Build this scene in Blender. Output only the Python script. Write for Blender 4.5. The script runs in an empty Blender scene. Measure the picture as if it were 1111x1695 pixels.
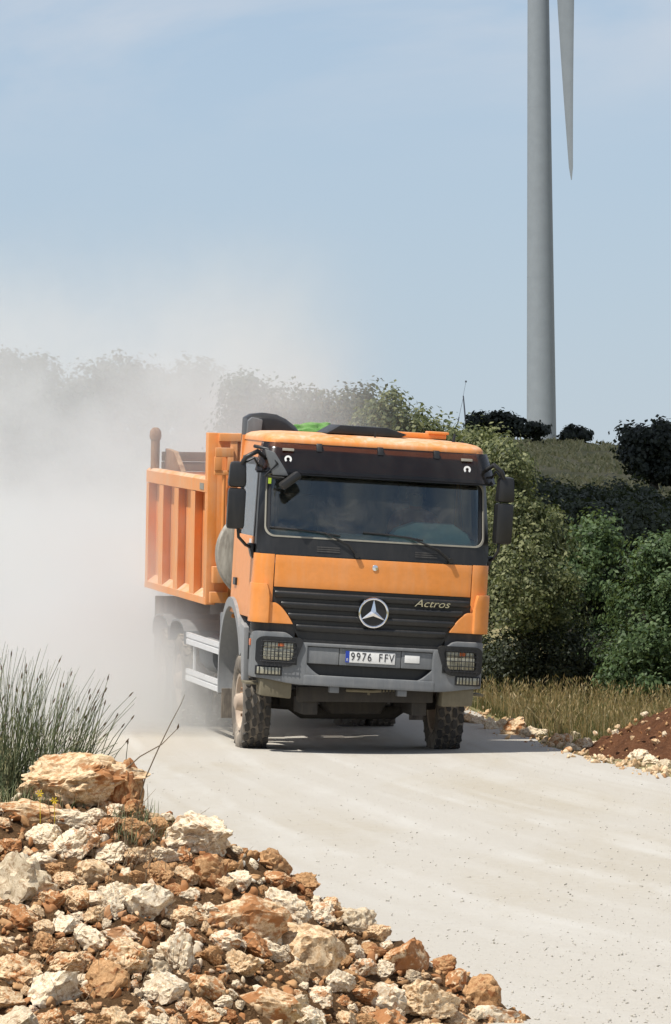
import bpy, bmesh, math, random
import numpy as np
from mathutils import Vector, Matrix, noise as mn
R = math.radians
random.seed(7); RNG = np.random.default_rng(11)
scene = bpy.context.scene
COL = scene.collection

# ------------------------------------------------------------------ camera
PW, PH, FPX, VH = 1111.0, 1695.0, 11700.0, 987.0
CAM = np.array([0.0, 0.0, 1.6]); ROLL = R(-0.4)
TH = math.atan((VH - PH / 2) / FPX)
FWD = np.array([0, math.cos(TH), math.sin(TH)]); UP0 = np.array([0, -math.sin(TH), math.cos(TH)]); RT0 = np.array([1.0, 0, 0])
RT = RT0 * math.cos(ROLL) + UP0 * math.sin(ROLL); UP = -RT0 * math.sin(ROLL) + UP0 * math.cos(ROLL)
cd = bpy.data.cameras.new('camera'); cam = bpy.data.objects.new('camera', cd); COL.objects.link(cam)
cd.sensor_fit = 'VERTICAL'; cd.sensor_height = 24.0; cd.lens = 24.0 * FPX / PH
cd.clip_start = 0.5; cd.clip_end = 6000
M = Matrix(((RT[0], UP[0], -FWD[0], CAM[0]), (RT[1], UP[1], -FWD[1], CAM[1]), (RT[2], UP[2], -FWD[2], CAM[2]), (0, 0, 0, 1)))
cam.matrix_world = M
scene.camera = cam

def ray(u, v):
    d = FWD + RT * (u - PW / 2) / FPX - UP * (v - PH / 2) / FPX
    return d / d[1]
def at(u, v, y):
    return CAM + ray(u, v) * y

# ------------------------------------------------------------------ world, sun, exposure
SUN = Vector((-0.34, -0.33, 0.88)).normalized()
world = bpy.data.worlds.new('World'); scene.world = world; world.use_nodes = True
wt = world.node_tree; wt.nodes.clear()
def N(t, typ, **kw):
    n = t.nodes.new(typ)
    for k, v in kw.items():
        if k.startswith('i_'):
            key = k[2:]; key = int(key) if key.isdigit() else key.replace('_', ' ')
            n.inputs[key].default_value = v
        else: setattr(n, k, v)
    return n
sky = N(wt, 'ShaderNodeTexSky', sky_type='NISHITA', sun_disc=False)
sky.sun_elevation = math.asin(SUN.z); sky.sun_rotation = math.atan2(SUN.x, SUN.y)
sky.air_density = 1.0; sky.dust_density = 0.6; sky.ozone_density = 1.2; sky.altitude = 800
wtc = N(wt, 'ShaderNodeTexCoord'); wsep = N(wt, 'ShaderNodeSeparateXYZ'); wt.links.new(wtc.outputs['Generated'], wsep.inputs[0])
wmp = N(wt, 'ShaderNodeMapping'); wmp.inputs['Scale'].default_value = (11, 11, 30); wmp.inputs['Location'].default_value = (2.3, 0.4, 1.7); wt.links.new(wtc.outputs['Generated'], wmp.inputs[0])
wns = N(wt, 'ShaderNodeTexNoise', i_Scale=1.0, i_Detail=7.0, i_Roughness=0.55, i_Distortion=0.5); wt.links.new(wmp.outputs[0], wns.inputs['Vector'])
wrp = N(wt, 'ShaderNodeValToRGB'); wt.links.new(wns.outputs['Fac'], wrp.inputs[0])
wrp.color_ramp.elements[0].position = 0.40; wrp.color_ramp.elements[0].color = (0, 0, 0, 1)
wrp.color_ramp.elements[1].position = 0.68; wrp.color_ramp.elements[1].color = (0.85, 0.85, 0.85, 1)
# thin high haze whitens the blue a little everywhere
whz = N(wt, 'ShaderNodeMixRGB', i_Fac=0.55); whz.inputs['Color2'].default_value = (5.05, 6.5, 8.9, 1)
wt.links.new(sky.outputs[0], whz.inputs['Color1'])
wfd = N(wt, 'ShaderNodeMapRange', interpolation_type='SMOOTHSTEP'); wfd.inputs['From Min'].default_value = 0.055; wfd.inputs['From Max'].default_value = 0.085; wt.links.new(wsep.outputs['Z'], wfd.inputs['Value'])
wfm = N(wt, 'ShaderNodeMath', operation='MULTIPLY'); wt.links.new(wrp.outputs[0], wfm.inputs[0]); wt.links.new(wfd.outputs[0], wfm.inputs[1])
whf = N(wt, 'ShaderNodeMapRange', interpolation_type='SMOOTHSTEP')
for k_, v_ in (('From Min', 0.05), ('From Max', 0.7), ('To Min', 0.55), ('To Max', 0.12)): whf.inputs[k_].default_value = v_
wt.links.new(wsep.outputs['Z'], whf.inputs['Value']); wt.links.new(whf.outputs[0], whz.inputs['Fac'])
wmix = N(wt, 'ShaderNodeMixRGB'); wt.links.new(wfm.outputs[0], wmix.inputs['Fac']); wt.links.new(whz.outputs[0], wmix.inputs['Color1'])
wmix.inputs['Color2'].default_value = (8.0, 8.0, 8.3, 1)
bgn = N(wt, 'ShaderNodeBackground', i_Strength=0.075); wt.links.new(wmix.outputs[0], bgn.inputs['Color'])
wout = N(wt, 'ShaderNodeOutputWorld'); wt.links.new(bgn.outputs[0], wout.inputs['Surface'])
sl = bpy.data.lights.new('sun', 'SUN'); sl.energy = 4.2; sl.angle = R(0.53); sl.color = (1.0, 0.95, 0.87)
so = bpy.data.objects.new('sun', sl); COL.objects.link(so); so.rotation_euler = (-SUN).to_track_quat('-Z', 'Y').to_euler(); so.location = (-40, -20, 90)
scene.view_settings.view_transform = 'Standard'; scene.view_settings.look = 'None'
scene.view_settings.exposure = 0.27; scene.view_settings.gamma = 1.0; scene.view_settings.use_curve_mapping = False
scene.cycles.volume_bounces = 3; scene.cycles.volume_step_rate = 0.55; scene.cycles.volume_max_steps = 96
scene.cycles.max_bounces = 8; scene.cycles.transparent_max_bounces = 24; scene.cycles.use_denoising = True

# ------------------------------------------------------------------ materials
def mat(name):
    m = bpy.data.materials.new(name); m.use_nodes = True; t = m.node_tree; t.nodes.clear()
    o = N(t, 'ShaderNodeOutputMaterial'); return m, t, o
def ramp(t, fac, stops):
    r = N(t, 'ShaderNodeValToRGB'); el = r.color_ramp.elements
    while len(el) < len(stops): el.new(0.5)
    for e, (p, c) in zip(el, stops): e.position = p; e.color = (*c, 1) if len(c) == 3 else c
    t.links.new(fac, r.inputs[0]); return r.outputs[0]
def noise(t, vec, scale, detail=4, rough=0.55, dist=0.0):
    n = N(t, 'ShaderNodeTexNoise', i_Scale=scale, i_Detail=detail, i_Roughness=rough, i_Distortion=dist)
    if vec is not None: t.links.new(vec, n.inputs['Vector'])
    return n.outputs['Fac']
def mixc(t, fac, a, b, blend='MIX'):
    m = N(t, 'ShaderNodeMixRGB', blend_type=blend)
    for k, v in (('Fac', fac), ('Color1', a), ('Color2', b)):
        if hasattr(v, 'links') or isinstance(v, bpy.types.NodeSocket): t.links.new(v, m.inputs[k])
        elif isinstance(v, (int, float)): m.inputs[k].default_value = v
        else: m.inputs[k].default_value = (*v, 1)
    return m.outputs[0]
def mth(t, op, a, b=None, clamp=False):
    m = N(t, 'ShaderNodeMath', operation=op); m.use_clamp = clamp
    for k, v in ((0, a), (1, b)):
        if v is None: continue
        if isinstance(v, bpy.types.NodeSocket): t.links.new(v, m.inputs[k])
        else: m.inputs[k].default_value = v
    return m.outputs[0]
def mrange(t, v, a, b, c=0.0, d=1.0, smooth=True):
    m = N(t, 'ShaderNodeMapRange', interpolation_type='SMOOTHSTEP' if smooth else 'LINEAR')
    for k, x in (('From Min', a), ('From Max', b), ('To Min', c), ('To Max', d)): m.inputs[k].default_value = x
    t.links.new(v, m.inputs['Value']); return m.outputs[0]
def bump(t, h, strength, dist):
    b = N(t, 'ShaderNodeBump', i_Strength=strength, i_Distance=dist); t.links.new(h, b.inputs['Height']); return b.outputs[0]
def coords(t, kind='Object'):
    return N(t, 'ShaderNodeTexCoord').outputs[kind]
def plain(name, col, rough=0.6, metal=0.0, dust=0.25, dustcol=(0.50, 0.44, 0.36), nscale=3.0, spec=0.5, bumpk=0.0, coat=0.0):
    m, t, o = mat(name); p = N(t, 'ShaderNodeBsdfPrincipled')
    c = coords(t); n1 = noise(t, c, nscale, 5, 0.6); n2 = noise(t, c, nscale * 7, 4, 0.6)
    base = mixc(t, mrange(t, n2, 0.3, 0.7, 0, 0.25), col, [x * 0.7 for x in col])
    g = N(t, 'ShaderNodeNewGeometry'); s = N(t, 'ShaderNodeSeparateXYZ'); t.links.new(g.outputs['Normal'], s.inputs[0])
    upf = mrange(t, s.outputs['Z'], 0.2, 0.9, 0.6, 1.7)
    mpz = N(t, 'ShaderNodeMapping'); mpz.inputs['Scale'].default_value = (1, 1, 0.12); t.links.new(c, mpz.inputs[0]); n5 = noise(t, mpz.outputs[0], nscale * 6, 5, 0.7)
    sp_ = mth(t, 'ADD', mth(t, 'MULTIPLY', mrange(t, n1, 0.3, 0.7), 0.6), mth(t, 'MULTIPLY', mrange(t, n5, 0.42, 0.68), 0.6))
    d = mth(t, 'MULTIPLY', mth(t, 'MULTIPLY', sp_, dust), upf, True)
    t.links.new(mixc(t, d, base, dustcol), p.inputs['Base Color'])
    t.links.new(mth(t, 'ADD', mth(t, 'MULTIPLY', d, 0.6), rough, True), p.inputs['Roughness'])
    p.inputs['Metallic'].default_value = metal; p.inputs['Specular IOR Level'].default_value = spec
    p.inputs['Coat Weight'].default_value = coat
    if bumpk: t.links.new(bump(t, n2, 0.5, bumpk), p.inputs['Normal'])
    t.links.new(p.outputs[0], o.inputs[0]); return m
ORANGE = (0.80, 0.275, 0.045)
MT = {}
MT['orange'] = plain('orange_paint', ORANGE, 0.42, dust=0.30, dustcol=(0.64, 0.43, 0.28), nscale=2.0, coat=0.15)
MT['orange_roof_sheen'] = plain('orange_roof_sky_sheen', ORANGE, 0.42, dust=0.55, dustcol=(0.66, 0.50, 0.36), nscale=2.0)  # stronger pale mix paints the sky's reflection into the roof colour
MT['orange_body'] = plain('orange_body_paint', (0.78, 0.275, 0.05), 0.6, dust=0.80, dustcol=(0.60, 0.44, 0.30), nscale=1.6)
MT['plastic'] = plain('grey_plastic', (0.14, 0.15, 0.16), 0.55, dust=0.35, dustcol=(0.36, 0.35, 0.33))
MT['fender'] = plain('fender_lit_plastic', (0.24, 0.25, 0.26), 0.55, dust=0.4, dustcol=(0.42, 0.41, 0.39))  # lighter than the other grey plastic: strong light put into its colour
MT['black'] = plain('black_plastic', (0.012, 0.013, 0.015), 0.40, dust=0.035)
MT['blackdusty'] = plain('dusty_black_plastic', (0.03, 0.03, 0.032), 0.6, dust=0.3, dustcol=(0.25, 0.23, 0.2))
MT['chassis'] = plain('dirty_steel', (0.03, 0.027, 0.024), 0.8, dust=0.4, dustcol=(0.14, 0.12, 0.095))
MT['step'] = plain('dusty_step', (0.15, 0.13, 0.085), 0.8, dust=0.6, dustcol=(0.27, 0.235, 0.17))
MT['chrome'] = plain('chrome', (0.85, 0.86, 0.88), 0.12, metal=1.0, dust=0.05)
MT['alu'] = plain('aluminium', (0.72, 0.73, 0.74), 0.45, metal=0.35, dust=0.3, dustcol=(0.6, 0.58, 0.54))
MT['rubber'] = plain('tyre_rubber', (0.035, 0.034, 0.033), 0.85, dust=0.5, dustcol=(0.20, 0.18, 0.155), nscale=5)
MT['rubberdust'] = plain('dusty_sidewall', (0.09, 0.08, 0.07), 0.9, dust=1.1, dustcol=(0.42, 0.36, 0.29), nscale=3)
MT['rim'] = plain('dusty_rim', (0.42, 0.33, 0.26), 0.8, dust=0.9, dustcol=(0.52, 0.44, 0.35), nscale=4)
MT['rust'] = plain('rusty_steel', (0.20, 0.10, 0.055), 0.85, dust=0.8, dustcol=(0.42, 0.29, 0.19), nscale=6, bumpk=0.01)
MT['wood'] = plain('old_boards', (0.085, 0.06, 0.042), 0.85, dust=0.5, dustcol=(0.24, 0.2, 0.16), nscale=4)
MT['white'] = plain('white_plate', (0.80, 0.80, 0.78), 0.45, dust=0.08)
MT['ink'] = plain('plate_ink', (0.02, 0.02, 0.025), 0.6, dust=0.0)
MT['blue'] = plain('plate_blue', (0.015, 0.05, 0.36), 0.5, dust=0.0)
MT['amber'] = plain('amber_lamp', (0.55, 0.12, 0.02), 0.3, dust=0.2)
MT['lampclear'] = plain('lamp_glass', (0.40, 0.385, 0.30), 0.15, metal=0.3, dust=0.3, nscale=14)
MT['seal'] = plain('window_seal', (0.25, 0.24, 0.20), 0.6, dust=0.3)
MT['interior'] = plain('cab_interior', (0.035, 0.038, 0.04), 0.8, dust=0.1)
MT['dash'] = plain('dashboard', (0.66, 0.74, 0.70), 0.7, dust=0.3)
MT['spare'] = plain('dusty_spare', (0.22, 0.20, 0.17), 0.9, dust=1.2, dustcol=(0.55, 0.52, 0.45), nscale=3)
MT['net'] = plain('green_net', (0.10, 0.30, 0.05), 0.8, dust=0.2, nscale=10, bumpk=0.02)
MT['yellow'] = plain('yellow_petal', (0.75, 0.55, 0.03), 0.6, dust=0.0)
MT['tower'] = plain('tower_shaded_white', (0.255, 0.29, 0.325), 0.6, dust=0.05, dustcol=(0.35, 0.36, 0.36), nscale=0.1)  # white turbine darkened here, cloud shade is put into the grey
MT['mast'] = plain('mast_steel', (0.07, 0.08, 0.11), 0.7, dust=0.0)

def glass(name, tint, refl, rough=0.03, dirt=0.10):
    m, t, o = mat(name)
    tr = N(t, 'ShaderNodeBsdfTransparent'); tr.inputs[0].default_value = (*tint, 1)
    gl = N(t, 'ShaderNodeBsdfGlossy', i_Roughness=rough); gl.inputs[0].default_value = (0.9, 0.95, 1.0, 1)
    df = N(t, 'ShaderNodeBsdfDiffuse'); df.inputs[0].default_value = (0.45, 0.42, 0.37, 1)
    fr = N(t, 'ShaderNodeFresnel', i_IOR=refl)
    mx = N(t, 'ShaderNodeMixShader'); t.links.new(fr.outputs[0], mx.inputs[0]); t.links.new(tr.outputs[0], mx.inputs[1]); t.links.new(gl.outputs[0], mx.inputs[2])
    c = coords(t); n1 = noise(t, c, 2.5, 6, 0.65, 0.8)
    md = N(t, 'ShaderNodeMixShader'); t.links.new(mrange(t, n1, 0.42, 0.75, 0.01, dirt), md.inputs[0])
    t.links.new(mx.outputs[0], md.inputs[1]); t.links.new(df.outputs[0], md.inputs[2])
    t.links.new(md.outputs[0], o.inputs[0]); return m
MT['glass'] = glass('windshield_glass', (0.70, 0.80, 0.79), 1.62)
MT['sideglass'] = glass('side_glass', (0.20, 0.24, 0.25), 1.5)
MT['visor'] = glass('smoked_visor', (0.38, 0.31, 0.26), 1.5, 0.12, 0.03)

def leafmat(name, cols, trans=0.35, rough=0.55):
    m, t, o = mat(name)
    g = N(t, 'ShaderNodeNewGeometry')
    c = ramp(t, g.outputs['Random Per Island'], [(i / max(1, len(cols) - 1), x) for i, x in enumerate(cols)])
    p = N(t, 'ShaderNodeBsdfPrincipled', i_Roughness=rough); t.links.new(c, p.inputs['Base Color'])
    p.inputs['Specular IOR Level'].default_value = 0.35
    tr = N(t, 'ShaderNodeBsdfTranslucent'); t.links.new(mixc(t, 0.3, c, (0.25, 0.3, 0.04)), tr.inputs[0])
    mx = N(t, 'ShaderNodeMixShader', i_0=trans); t.links.new(p.outputs[0], mx.inputs[1]); t.links.new(tr.outputs[0], mx.inputs[2])
    t.links.new(mx.outputs[0], o.inputs[0]); return m
MT['leaf_olive'] = leafmat('olive_leaves', [(0.042, 0.056, 0.024), (0.085, 0.105, 0.042), (0.165, 0.18, 0.078), (0.30, 0.31, 0.155)])
MT['leaf_green'] = leafmat('green_leaves', [(0.028, 0.05, 0.02), (0.05, 0.09, 0.034), (0.085, 0.14, 0.054), (0.15, 0.21, 0.09)])
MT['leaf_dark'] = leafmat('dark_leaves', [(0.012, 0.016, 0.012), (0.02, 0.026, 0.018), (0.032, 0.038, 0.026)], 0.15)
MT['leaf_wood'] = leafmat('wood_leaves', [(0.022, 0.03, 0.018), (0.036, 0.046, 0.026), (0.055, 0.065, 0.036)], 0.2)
MT['leaf_mid'] = leafmat('grey_green_leaves', [(0.03, 0.036, 0.022), (0.055, 0.062, 0.035), (0.09, 0.095, 0.05)], 0.25)
MT['drygrass'] = leafmat('dry_grass', [(0.20, 0.135, 0.055), (0.33, 0.235, 0.105), (0.16, 0.14, 0.05), (0.45, 0.34, 0.18), (0.10, 0.11, 0.04)], 0.3)
MT['reed'] = leafmat('reed_stems', [(0.05, 0.075, 0.03), (0.11, 0.14, 0.06), (0.26, 0.26, 0.14), (0.08, 0.11, 0.048)], 0.1)
MT['reedhead'] = leafmat('reed_heads', [(0.08, 0.05, 0.03), (0.14, 0.09, 0.05)], 0.1)
MT['drystem'] = leafmat('dry_stems', [(0.24, 0.18, 0.11), (0.15, 0.11, 0.07)], 0.1)
MT['turf'] = leafmat('hill_grass', [(0.24, 0.225, 0.11), (0.38, 0.335, 0.175), (0.50, 0.43, 0.24), (0.18, 0.19, 0.09)], 0.25)
MT['turfgreen'] = leafmat('short_grass', [(0.06, 0.075, 0.025), (0.11, 0.12, 0.045), (0.17, 0.15, 0.07)], 0.3)
MT['bark'] = plain('bark', (0.09, 0.075, 0.06), 0.9, dust=0.2, nscale=5, bumpk=0.02)

def rockmat(name, pale, mid, rust, amount):
    m, t, o = mat(name); p = N(t, 'ShaderNodeBsdfPrincipled', i_Roughness=0.88); p.inputs['Specular IOR Level'].default_value = 0.2
    c = coords(t); inf = N(t, 'ShaderNodeObjectInfo')
    ad = N(t, 'ShaderNodeVectorMath', operation='ADD'); t.links.new(c, ad.inputs[0])
    cb = N(t, 'ShaderNodeVectorMath', operation='SCALE'); cb.inputs[0].default_value = (31, 17, 23); t.links.new(inf.outputs['Random'], cb.inputs['Scale'])
    t.links.new(cb.outputs[0], ad.inputs[1]); v = ad.outputs[0]
    n1 = noise(t, v, 1.6, 6, 0.62, 0.4); n2 = noise(t, v, 7.0, 6, 0.65); n3 = noise(t, v, 26.0, 4, 0.6)
    a = mixc(t, mrange(t, n2, 0.38, 0.66), pale, mid)
    a = mixc(t, mrange(t, n3, 0.50, 0.68, 0, 0.6), a, [x * 0.5 for x in mid])
    n4 = noise(t, v, 3.4, 7, 0.72, 0.9); a = mixc(t, mrange(t, n4, 0.50, 0.64, 0, 0.75), a, (0.23, 0.125, 0.058))
    st = mth(t, 'ADD', n1, mth(t, 'MULTIPLY', mth(t, 'SUBTRACT', inf.outputs['Random'], 0.5), 0.34))
    st = mth(t, 'ADD', st, mth(t, 'MULTIPLY', mth(t, 'SUBTRACT', n2, 0.5), 0.35))
    a = mixc(t, mrange(t, st, 0.62 - amount, 0.74 - amount, 0, 0.92), a, rust)
    t.links.new(a, p.inputs['Base Color'])
    h = mth(t, 'ADD', mth(t, 'MULTIPLY', n2, 0.7), mth(t, 'MULTIPLY', n3, 0.5))
    t.links.new(bump(t, h, 0.9, 0.0025), p.inputs['Normal']); t.links.new(p.outputs[0], o.inputs[0]); return m
MT['rock'] = rockmat('stained_limestone', (0.78, 0.61, 0.40), (0.54, 0.345, 0.18), (0.38, 0.165, 0.062), 0.13)
MT['rockpale'] = rockmat('pale_limestone', (0.84, 0.74, 0.57), (0.66, 0.51, 0.33), (0.44, 0.22, 0.10), 0.0)
MT['rockrust'] = rockmat('rusty_limestone', (0.56, 0.34, 0.17), (0.38, 0.205, 0.09), (0.28, 0.115, 0.045), 0.10)
MT['rockgrey'] = rockmat('grey_limestone', (0.68, 0.575, 0.42), (0.50, 0.40, 0.265), (0.40, 0.24, 0.12), -0.05)

def soilmat(name, a, b, c3, sc=4.0):
    m, t, o = mat(name); p = N(t, 'ShaderNodeBsdfPrincipled', i_Roughness=0.95); p.inputs['Specular IOR Level'].default_value = 0.1
    c = coords(t); n1 = noise(t, c, sc, 6, 0.6); n2 = noise(t, c, sc * 8, 6, 0.7)
    x = mixc(t, mrange(t, n1, 0.35, 0.65), a, b); x = mixc(t, mrange(t, n2, 0.5, 0.7), x, c3)
    t.links.new(x, p.inputs['Base Color']); t.links.new(bump(t, n2, 1.0, 0.05), p.inputs['Normal'])
    t.links.new(p.outputs[0], o.inputs[0]); return m
MT['soil'] = soilmat('rubble_soil', (0.22, 0.125, 0.06), (0.13, 0.075, 0.038), (0.38, 0.23, 0.12), 9)
MT['redsoil'] = soilmat('red_soil', (0.19, 0.085, 0.042), (0.115, 0.052, 0.028), (0.30, 0.155, 0.085), 5)

def roadmat():
    m, t, o = mat('white_gravel'); p = N(t, 'ShaderNodeBsdfPrincipled', i_Roughness=0.92); p.inputs['Specular IOR Level'].default_value = 0.2
    c = coords(t)
    mp = N(t, 'ShaderNodeMapping'); mp.inputs['Scale'].default_value = (1, 0.10, 1); mp.inputs['Rotation'].default_value = (0, 0, R(-10)); t.links.new(c, mp.inputs[0])
    n1 = noise(t, mp.outputs[0], 0.55, 5, 0.6, 0.5); n2 = noise(t, c, 9.0, 6, 0.7); n3 = noise(t, c, 42, 4, 0.75)
    a = mixc(t, mrange(t, n1, 0.42, 0.70), (0.475, 0.445, 0.39), (0.43, 0.385, 0.305))
    a = mixc(t, mrange(t, n2, 0.35, 0.75, 0, 0.5), a, (0.50, 0.475, 0.43))
    a = mixc(t, mrange(t, n3, 0.56, 0.72, 0, 0.6), a, (0.36, 0.325, 0.275))
    uvn = N(t, 'ShaderNodeUVMap'); us = N(t, 'ShaderNodeSeparateXYZ'); t.links.new(uvn.outputs[0], us.inputs[0])
    wob = mth(t, 'ADD', us.outputs[0], mth(t, 'MULTIPLY', mth(t, 'SUBTRACT', n1, 0.5), 0.05))
    wv = mth(t, 'SINE', mth(t, 'MULTIPLY', wob, 37.0)); wv2 = mth(t, 'SINE', mth(t, 'ADD', mth(t, 'MULTIPLY', wob, 83.0), 1.0))
    tk = mth(t, 'ADD', mrange(t, wv, 0.2, 0.9, 0, 0.6), mrange(t, wv2, 0.4, 1.0, 0, 0.35)); n6 = noise(t, mp.outputs[0], 2.2, 5, 0.65)
    a = mixc(t, mth(t, 'MULTIPLY', tk, mrange(t, n6, 0.35, 0.65, 0.15, 0.75)), a, (0.55, 0.53, 0.485))
    t.links.new(a, p.inputs['Base Color'])
    h = mth(t, 'ADD', n2, mth(t, 'MULTIPLY', n3, 0.35)); t.links.new(bump(t, h, 0.6, 0.03), p.inputs['Normal'])
    t.links.new(p.outputs[0], o.inputs[0]); return m
MT['road'] = roadmat()
MT['greygrit'] = plain('grey_grit', (0.36, 0.33, 0.28), 0.9, dust=0.2, nscale=6)
MT['grit'] = plain('road_grit', (0.50, 0.47, 0.41), 0.9, dust=0.2, dustcol=(0.5, 0.46, 0.4), nscale=6)
def groundmat():
    m, t, o = mat('meadow_ground'); p = N(t, 'ShaderNodeBsdfPrincipled', i_Roughness=0.95); p.inputs['Specular IOR Level'].default_value = 0.1
    c = coords(t)
    mp = N(t, 'ShaderNodeMapping'); mp.inputs['Scale'].default_value = (1, 0.12, 1); t.links.new(c, mp.inputs[0])
    n1 = noise(t, mp.outputs[0], 0.5, 6, 0.65, 0.4); n2 = noise(t, mp.outputs[0], 3.0, 5, 0.65)
    a = ramp(t, n1, [(0.3, (0.13, 0.135, 0.06)), (0.45, (0.23, 0.205, 0.10)), (0.58, (0.33, 0.28, 0.155)), (0.7, (0.18, 0.185, 0.085))])
    a = mixc(t, mrange(t, n2, 0.45, 0.75, 0, 0.7), a, (0.24, 0.19, 0.10))
    t.links.new(a, p.inputs['Base Color']); t.links.new(bump(t, n2, 0.8, 0.3), p.inputs['Normal'])
    t.links.new(p.outputs[0], o.inputs[0]); return m
MT['ground'] = groundmat()

# ------------------------------------------------------------------ mesh helpers
def tag(o, label=None, cat=None, group=None, kind=None):
    if label: o['label'] = label
    if cat: o['category'] = cat
    if group: o['group'] = group
    if kind: o['kind'] = kind
    return o
def link(o, parent=None):
    COL.objects.link(o)
    if parent is not None: o.parent = parent
    return o
def empty(name, loc=(0, 0, 0), rz=0.0, parent=None):
    o = bpy.data.objects.new(name, None); o.location = loc; o.rotation_euler = (0, 0, rz); o.empty_display_size = 0.2
    return link(o, parent)
def npmesh(name, V, F, m, parent=None, smooth=False):
    me = bpy.data.meshes.new(name); V = np.asarray(V, np.float32); F = np.asarray(F, np.int32)
    k = F.shape[1]; me.vertices.add(len(V)); me.vertices.foreach_set('co', V.ravel())
    me.loops.add(F.size); me.loops.foreach_set('vertex_index', F.ravel())
    me.polygons.add(len(F)); me.polygons.foreach_set('loop_start', np.arange(0, F.size, k, dtype=np.int32)); me.polygons.foreach_set('loop_total', np.full(len(F), k, np.int32))
    if smooth: me.polygons.foreach_set('use_smooth', np.ones(len(F), bool))
    me.update(calc_edges=True); me.validate()
    me.materials.append(m); return link(bpy.data.objects.new(name, me), parent)
def rotm(rx=0, ry=0, rz=0):
    return Matrix.Rotation(rz, 3, 'Z') @ Matrix.Rotation(ry, 3, 'Y') @ Matrix.Rotation(rx, 3, 'X')
class MB:
    def __init__(s): s.v = []; s.f = []
    def add(s, vs, fs):
        b = len(s.v); s.v += [tuple(x) for x in vs]; s.f += [tuple(i + b for i in f) for f in fs]; return s
    def box(s, c, d, rot=None, taper=(1, 1)):
        vs = []
        for z in (-1, 1):
            tx, ty = taper if z > 0 else (1, 1)
            for y in (-1, 1):
                for x in (-1, 1): vs.append(Vector((x * d[0] / 2 * tx, y * d[1] / 2 * ty, z * d[2] / 2)))
        if rot is not None: vs = [rot @ v for v in vs]
        return s.add([v + Vector(c) for v in vs], [(0, 2, 3, 1), (4, 5, 7, 6), (0, 1, 5, 4), (2, 6, 7, 3), (0, 4, 6, 2), (1, 3, 7, 5)])
    def bx(s, x0, x1, y0, y1, z0, z1): return s.box(((x0 + x1) / 2, (y0 + y1) / 2, (z0 + z1) / 2), (x1 - x0, y1 - y0, z1 - z0))
    def tube(s, pts, rad, n=8, cap=True):
        pts = [Vector(p) for p in pts]; rs = rad if isinstance(rad, (list, tuple)) else [rad] * len(pts)
        b = len(s.v); up = None
        for i, p in enumerate(pts):
            d = (pts[min(i + 1, len(pts) - 1)] - pts[max(i - 1, 0)]).normalized()
            if up is None: up = d.orthogonal().normalized()
            up = (up - d * up.dot(d)).normalized(); sd = d.cross(up)
            for k in range(n):
                a = 2 * math.pi * k / n; s.v.append(tuple(p + (up * math.cos(a) + sd * math.sin(a)) * rs[i]))
        for i in range(len(pts) - 1):
            for k in range(n):
                k2 = (k + 1) % n; s.f.append((b + i * n + k, b + i * n + k2, b + (i + 1) * n + k2, b + (i + 1) * n + k))
        if cap:
            s.f.append(tuple(b + k for k in reversed(range(n)))); e = b + (len(pts) - 1) * n; s.f.append(tuple(e + k for k in range(n)))
        return s
    def lathe(s, prof, n=32, axis='X', c=(0, 0, 0), closed=False):
        b = len(s.v); m = len(prof)
        for k in range(n):
            a = 2 * math.pi * k / n
            for (h, r) in prof:
                q = (h, r * math.cos(a), r * math.sin(a)) if axis == 'X' else ((r * math.cos(a), r * math.sin(a), h) if axis == 'Z' else (r * math.cos(a), h, r * math.sin(a)))
                s.v.append((q[0] + c[0], q[1] + c[1], q[2] + c[2]))
        for k in range(n):
            k2 = (k + 1) % n
            for j in range(m if closed else m - 1):
                j2 = (j + 1) % m; s.f.append((b + k * m + j, b + k * m + j2, b + k2 * m + j2, b + k2 * m + j))
        return s
    def prism(s, poly, a0, a1, axis='Y'):
        n = len(poly)
        def q(p, a): return (p[0], a, p[1]) if axis == 'Y' else ((a, p[0], p[1]) if axis == 'X' else (p[0], p[1], a))
        return s.add([q(p, a0) for p in poly] + [q(p, a1) for p in poly], [tuple(range(n)), tuple(range(2 * n - 1, n - 1, -1))] + [(i, i + n, (i + 1) % n + n, (i + 1) % n) for i in range(n)])
    def build(s, name, m, parent=None, smooth=35, bevel=0.0, xf=None, seg=2):
        v = [xf(p) for p in s.v] if xf else s.v
        me = bpy.data.meshes.new(name); me.from_pydata(v, [], s.f)
        bm = bmesh.new(); bm.from_mesh(me); bmesh.ops.recalc_face_normals(bm, faces=bm.faces)
        if bevel:
            ed = [e for e in bm.edges if len(e.link_faces) == 2 and e.calc_face_angle(0) > R(35)]
            bmesh.ops.bevel(bm, geom=ed, offset=bevel, segments=seg, affect='EDGES', profile=0.6, clamp_overlap=True)
        bm.to_mesh(me); bm.free()
        if smooth:
            me.polygons.foreach_set('use_smooth', np.ones(len(me.polygons), bool)); me.set_sharp_from_angle(angle=R(smooth))
        me.materials.append(m if not isinstance(m, str) else MT[m])
        return link(bpy.data.objects.new(name, me), parent)
def dup(o, parent=None, xform=None):
    c = o.copy(); COL.objects.link(c); c.parent = parent
    if xform is not None: c.matrix_local = xform
    for ch in list(o.children):
        dup(ch, c)
    return c

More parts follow.
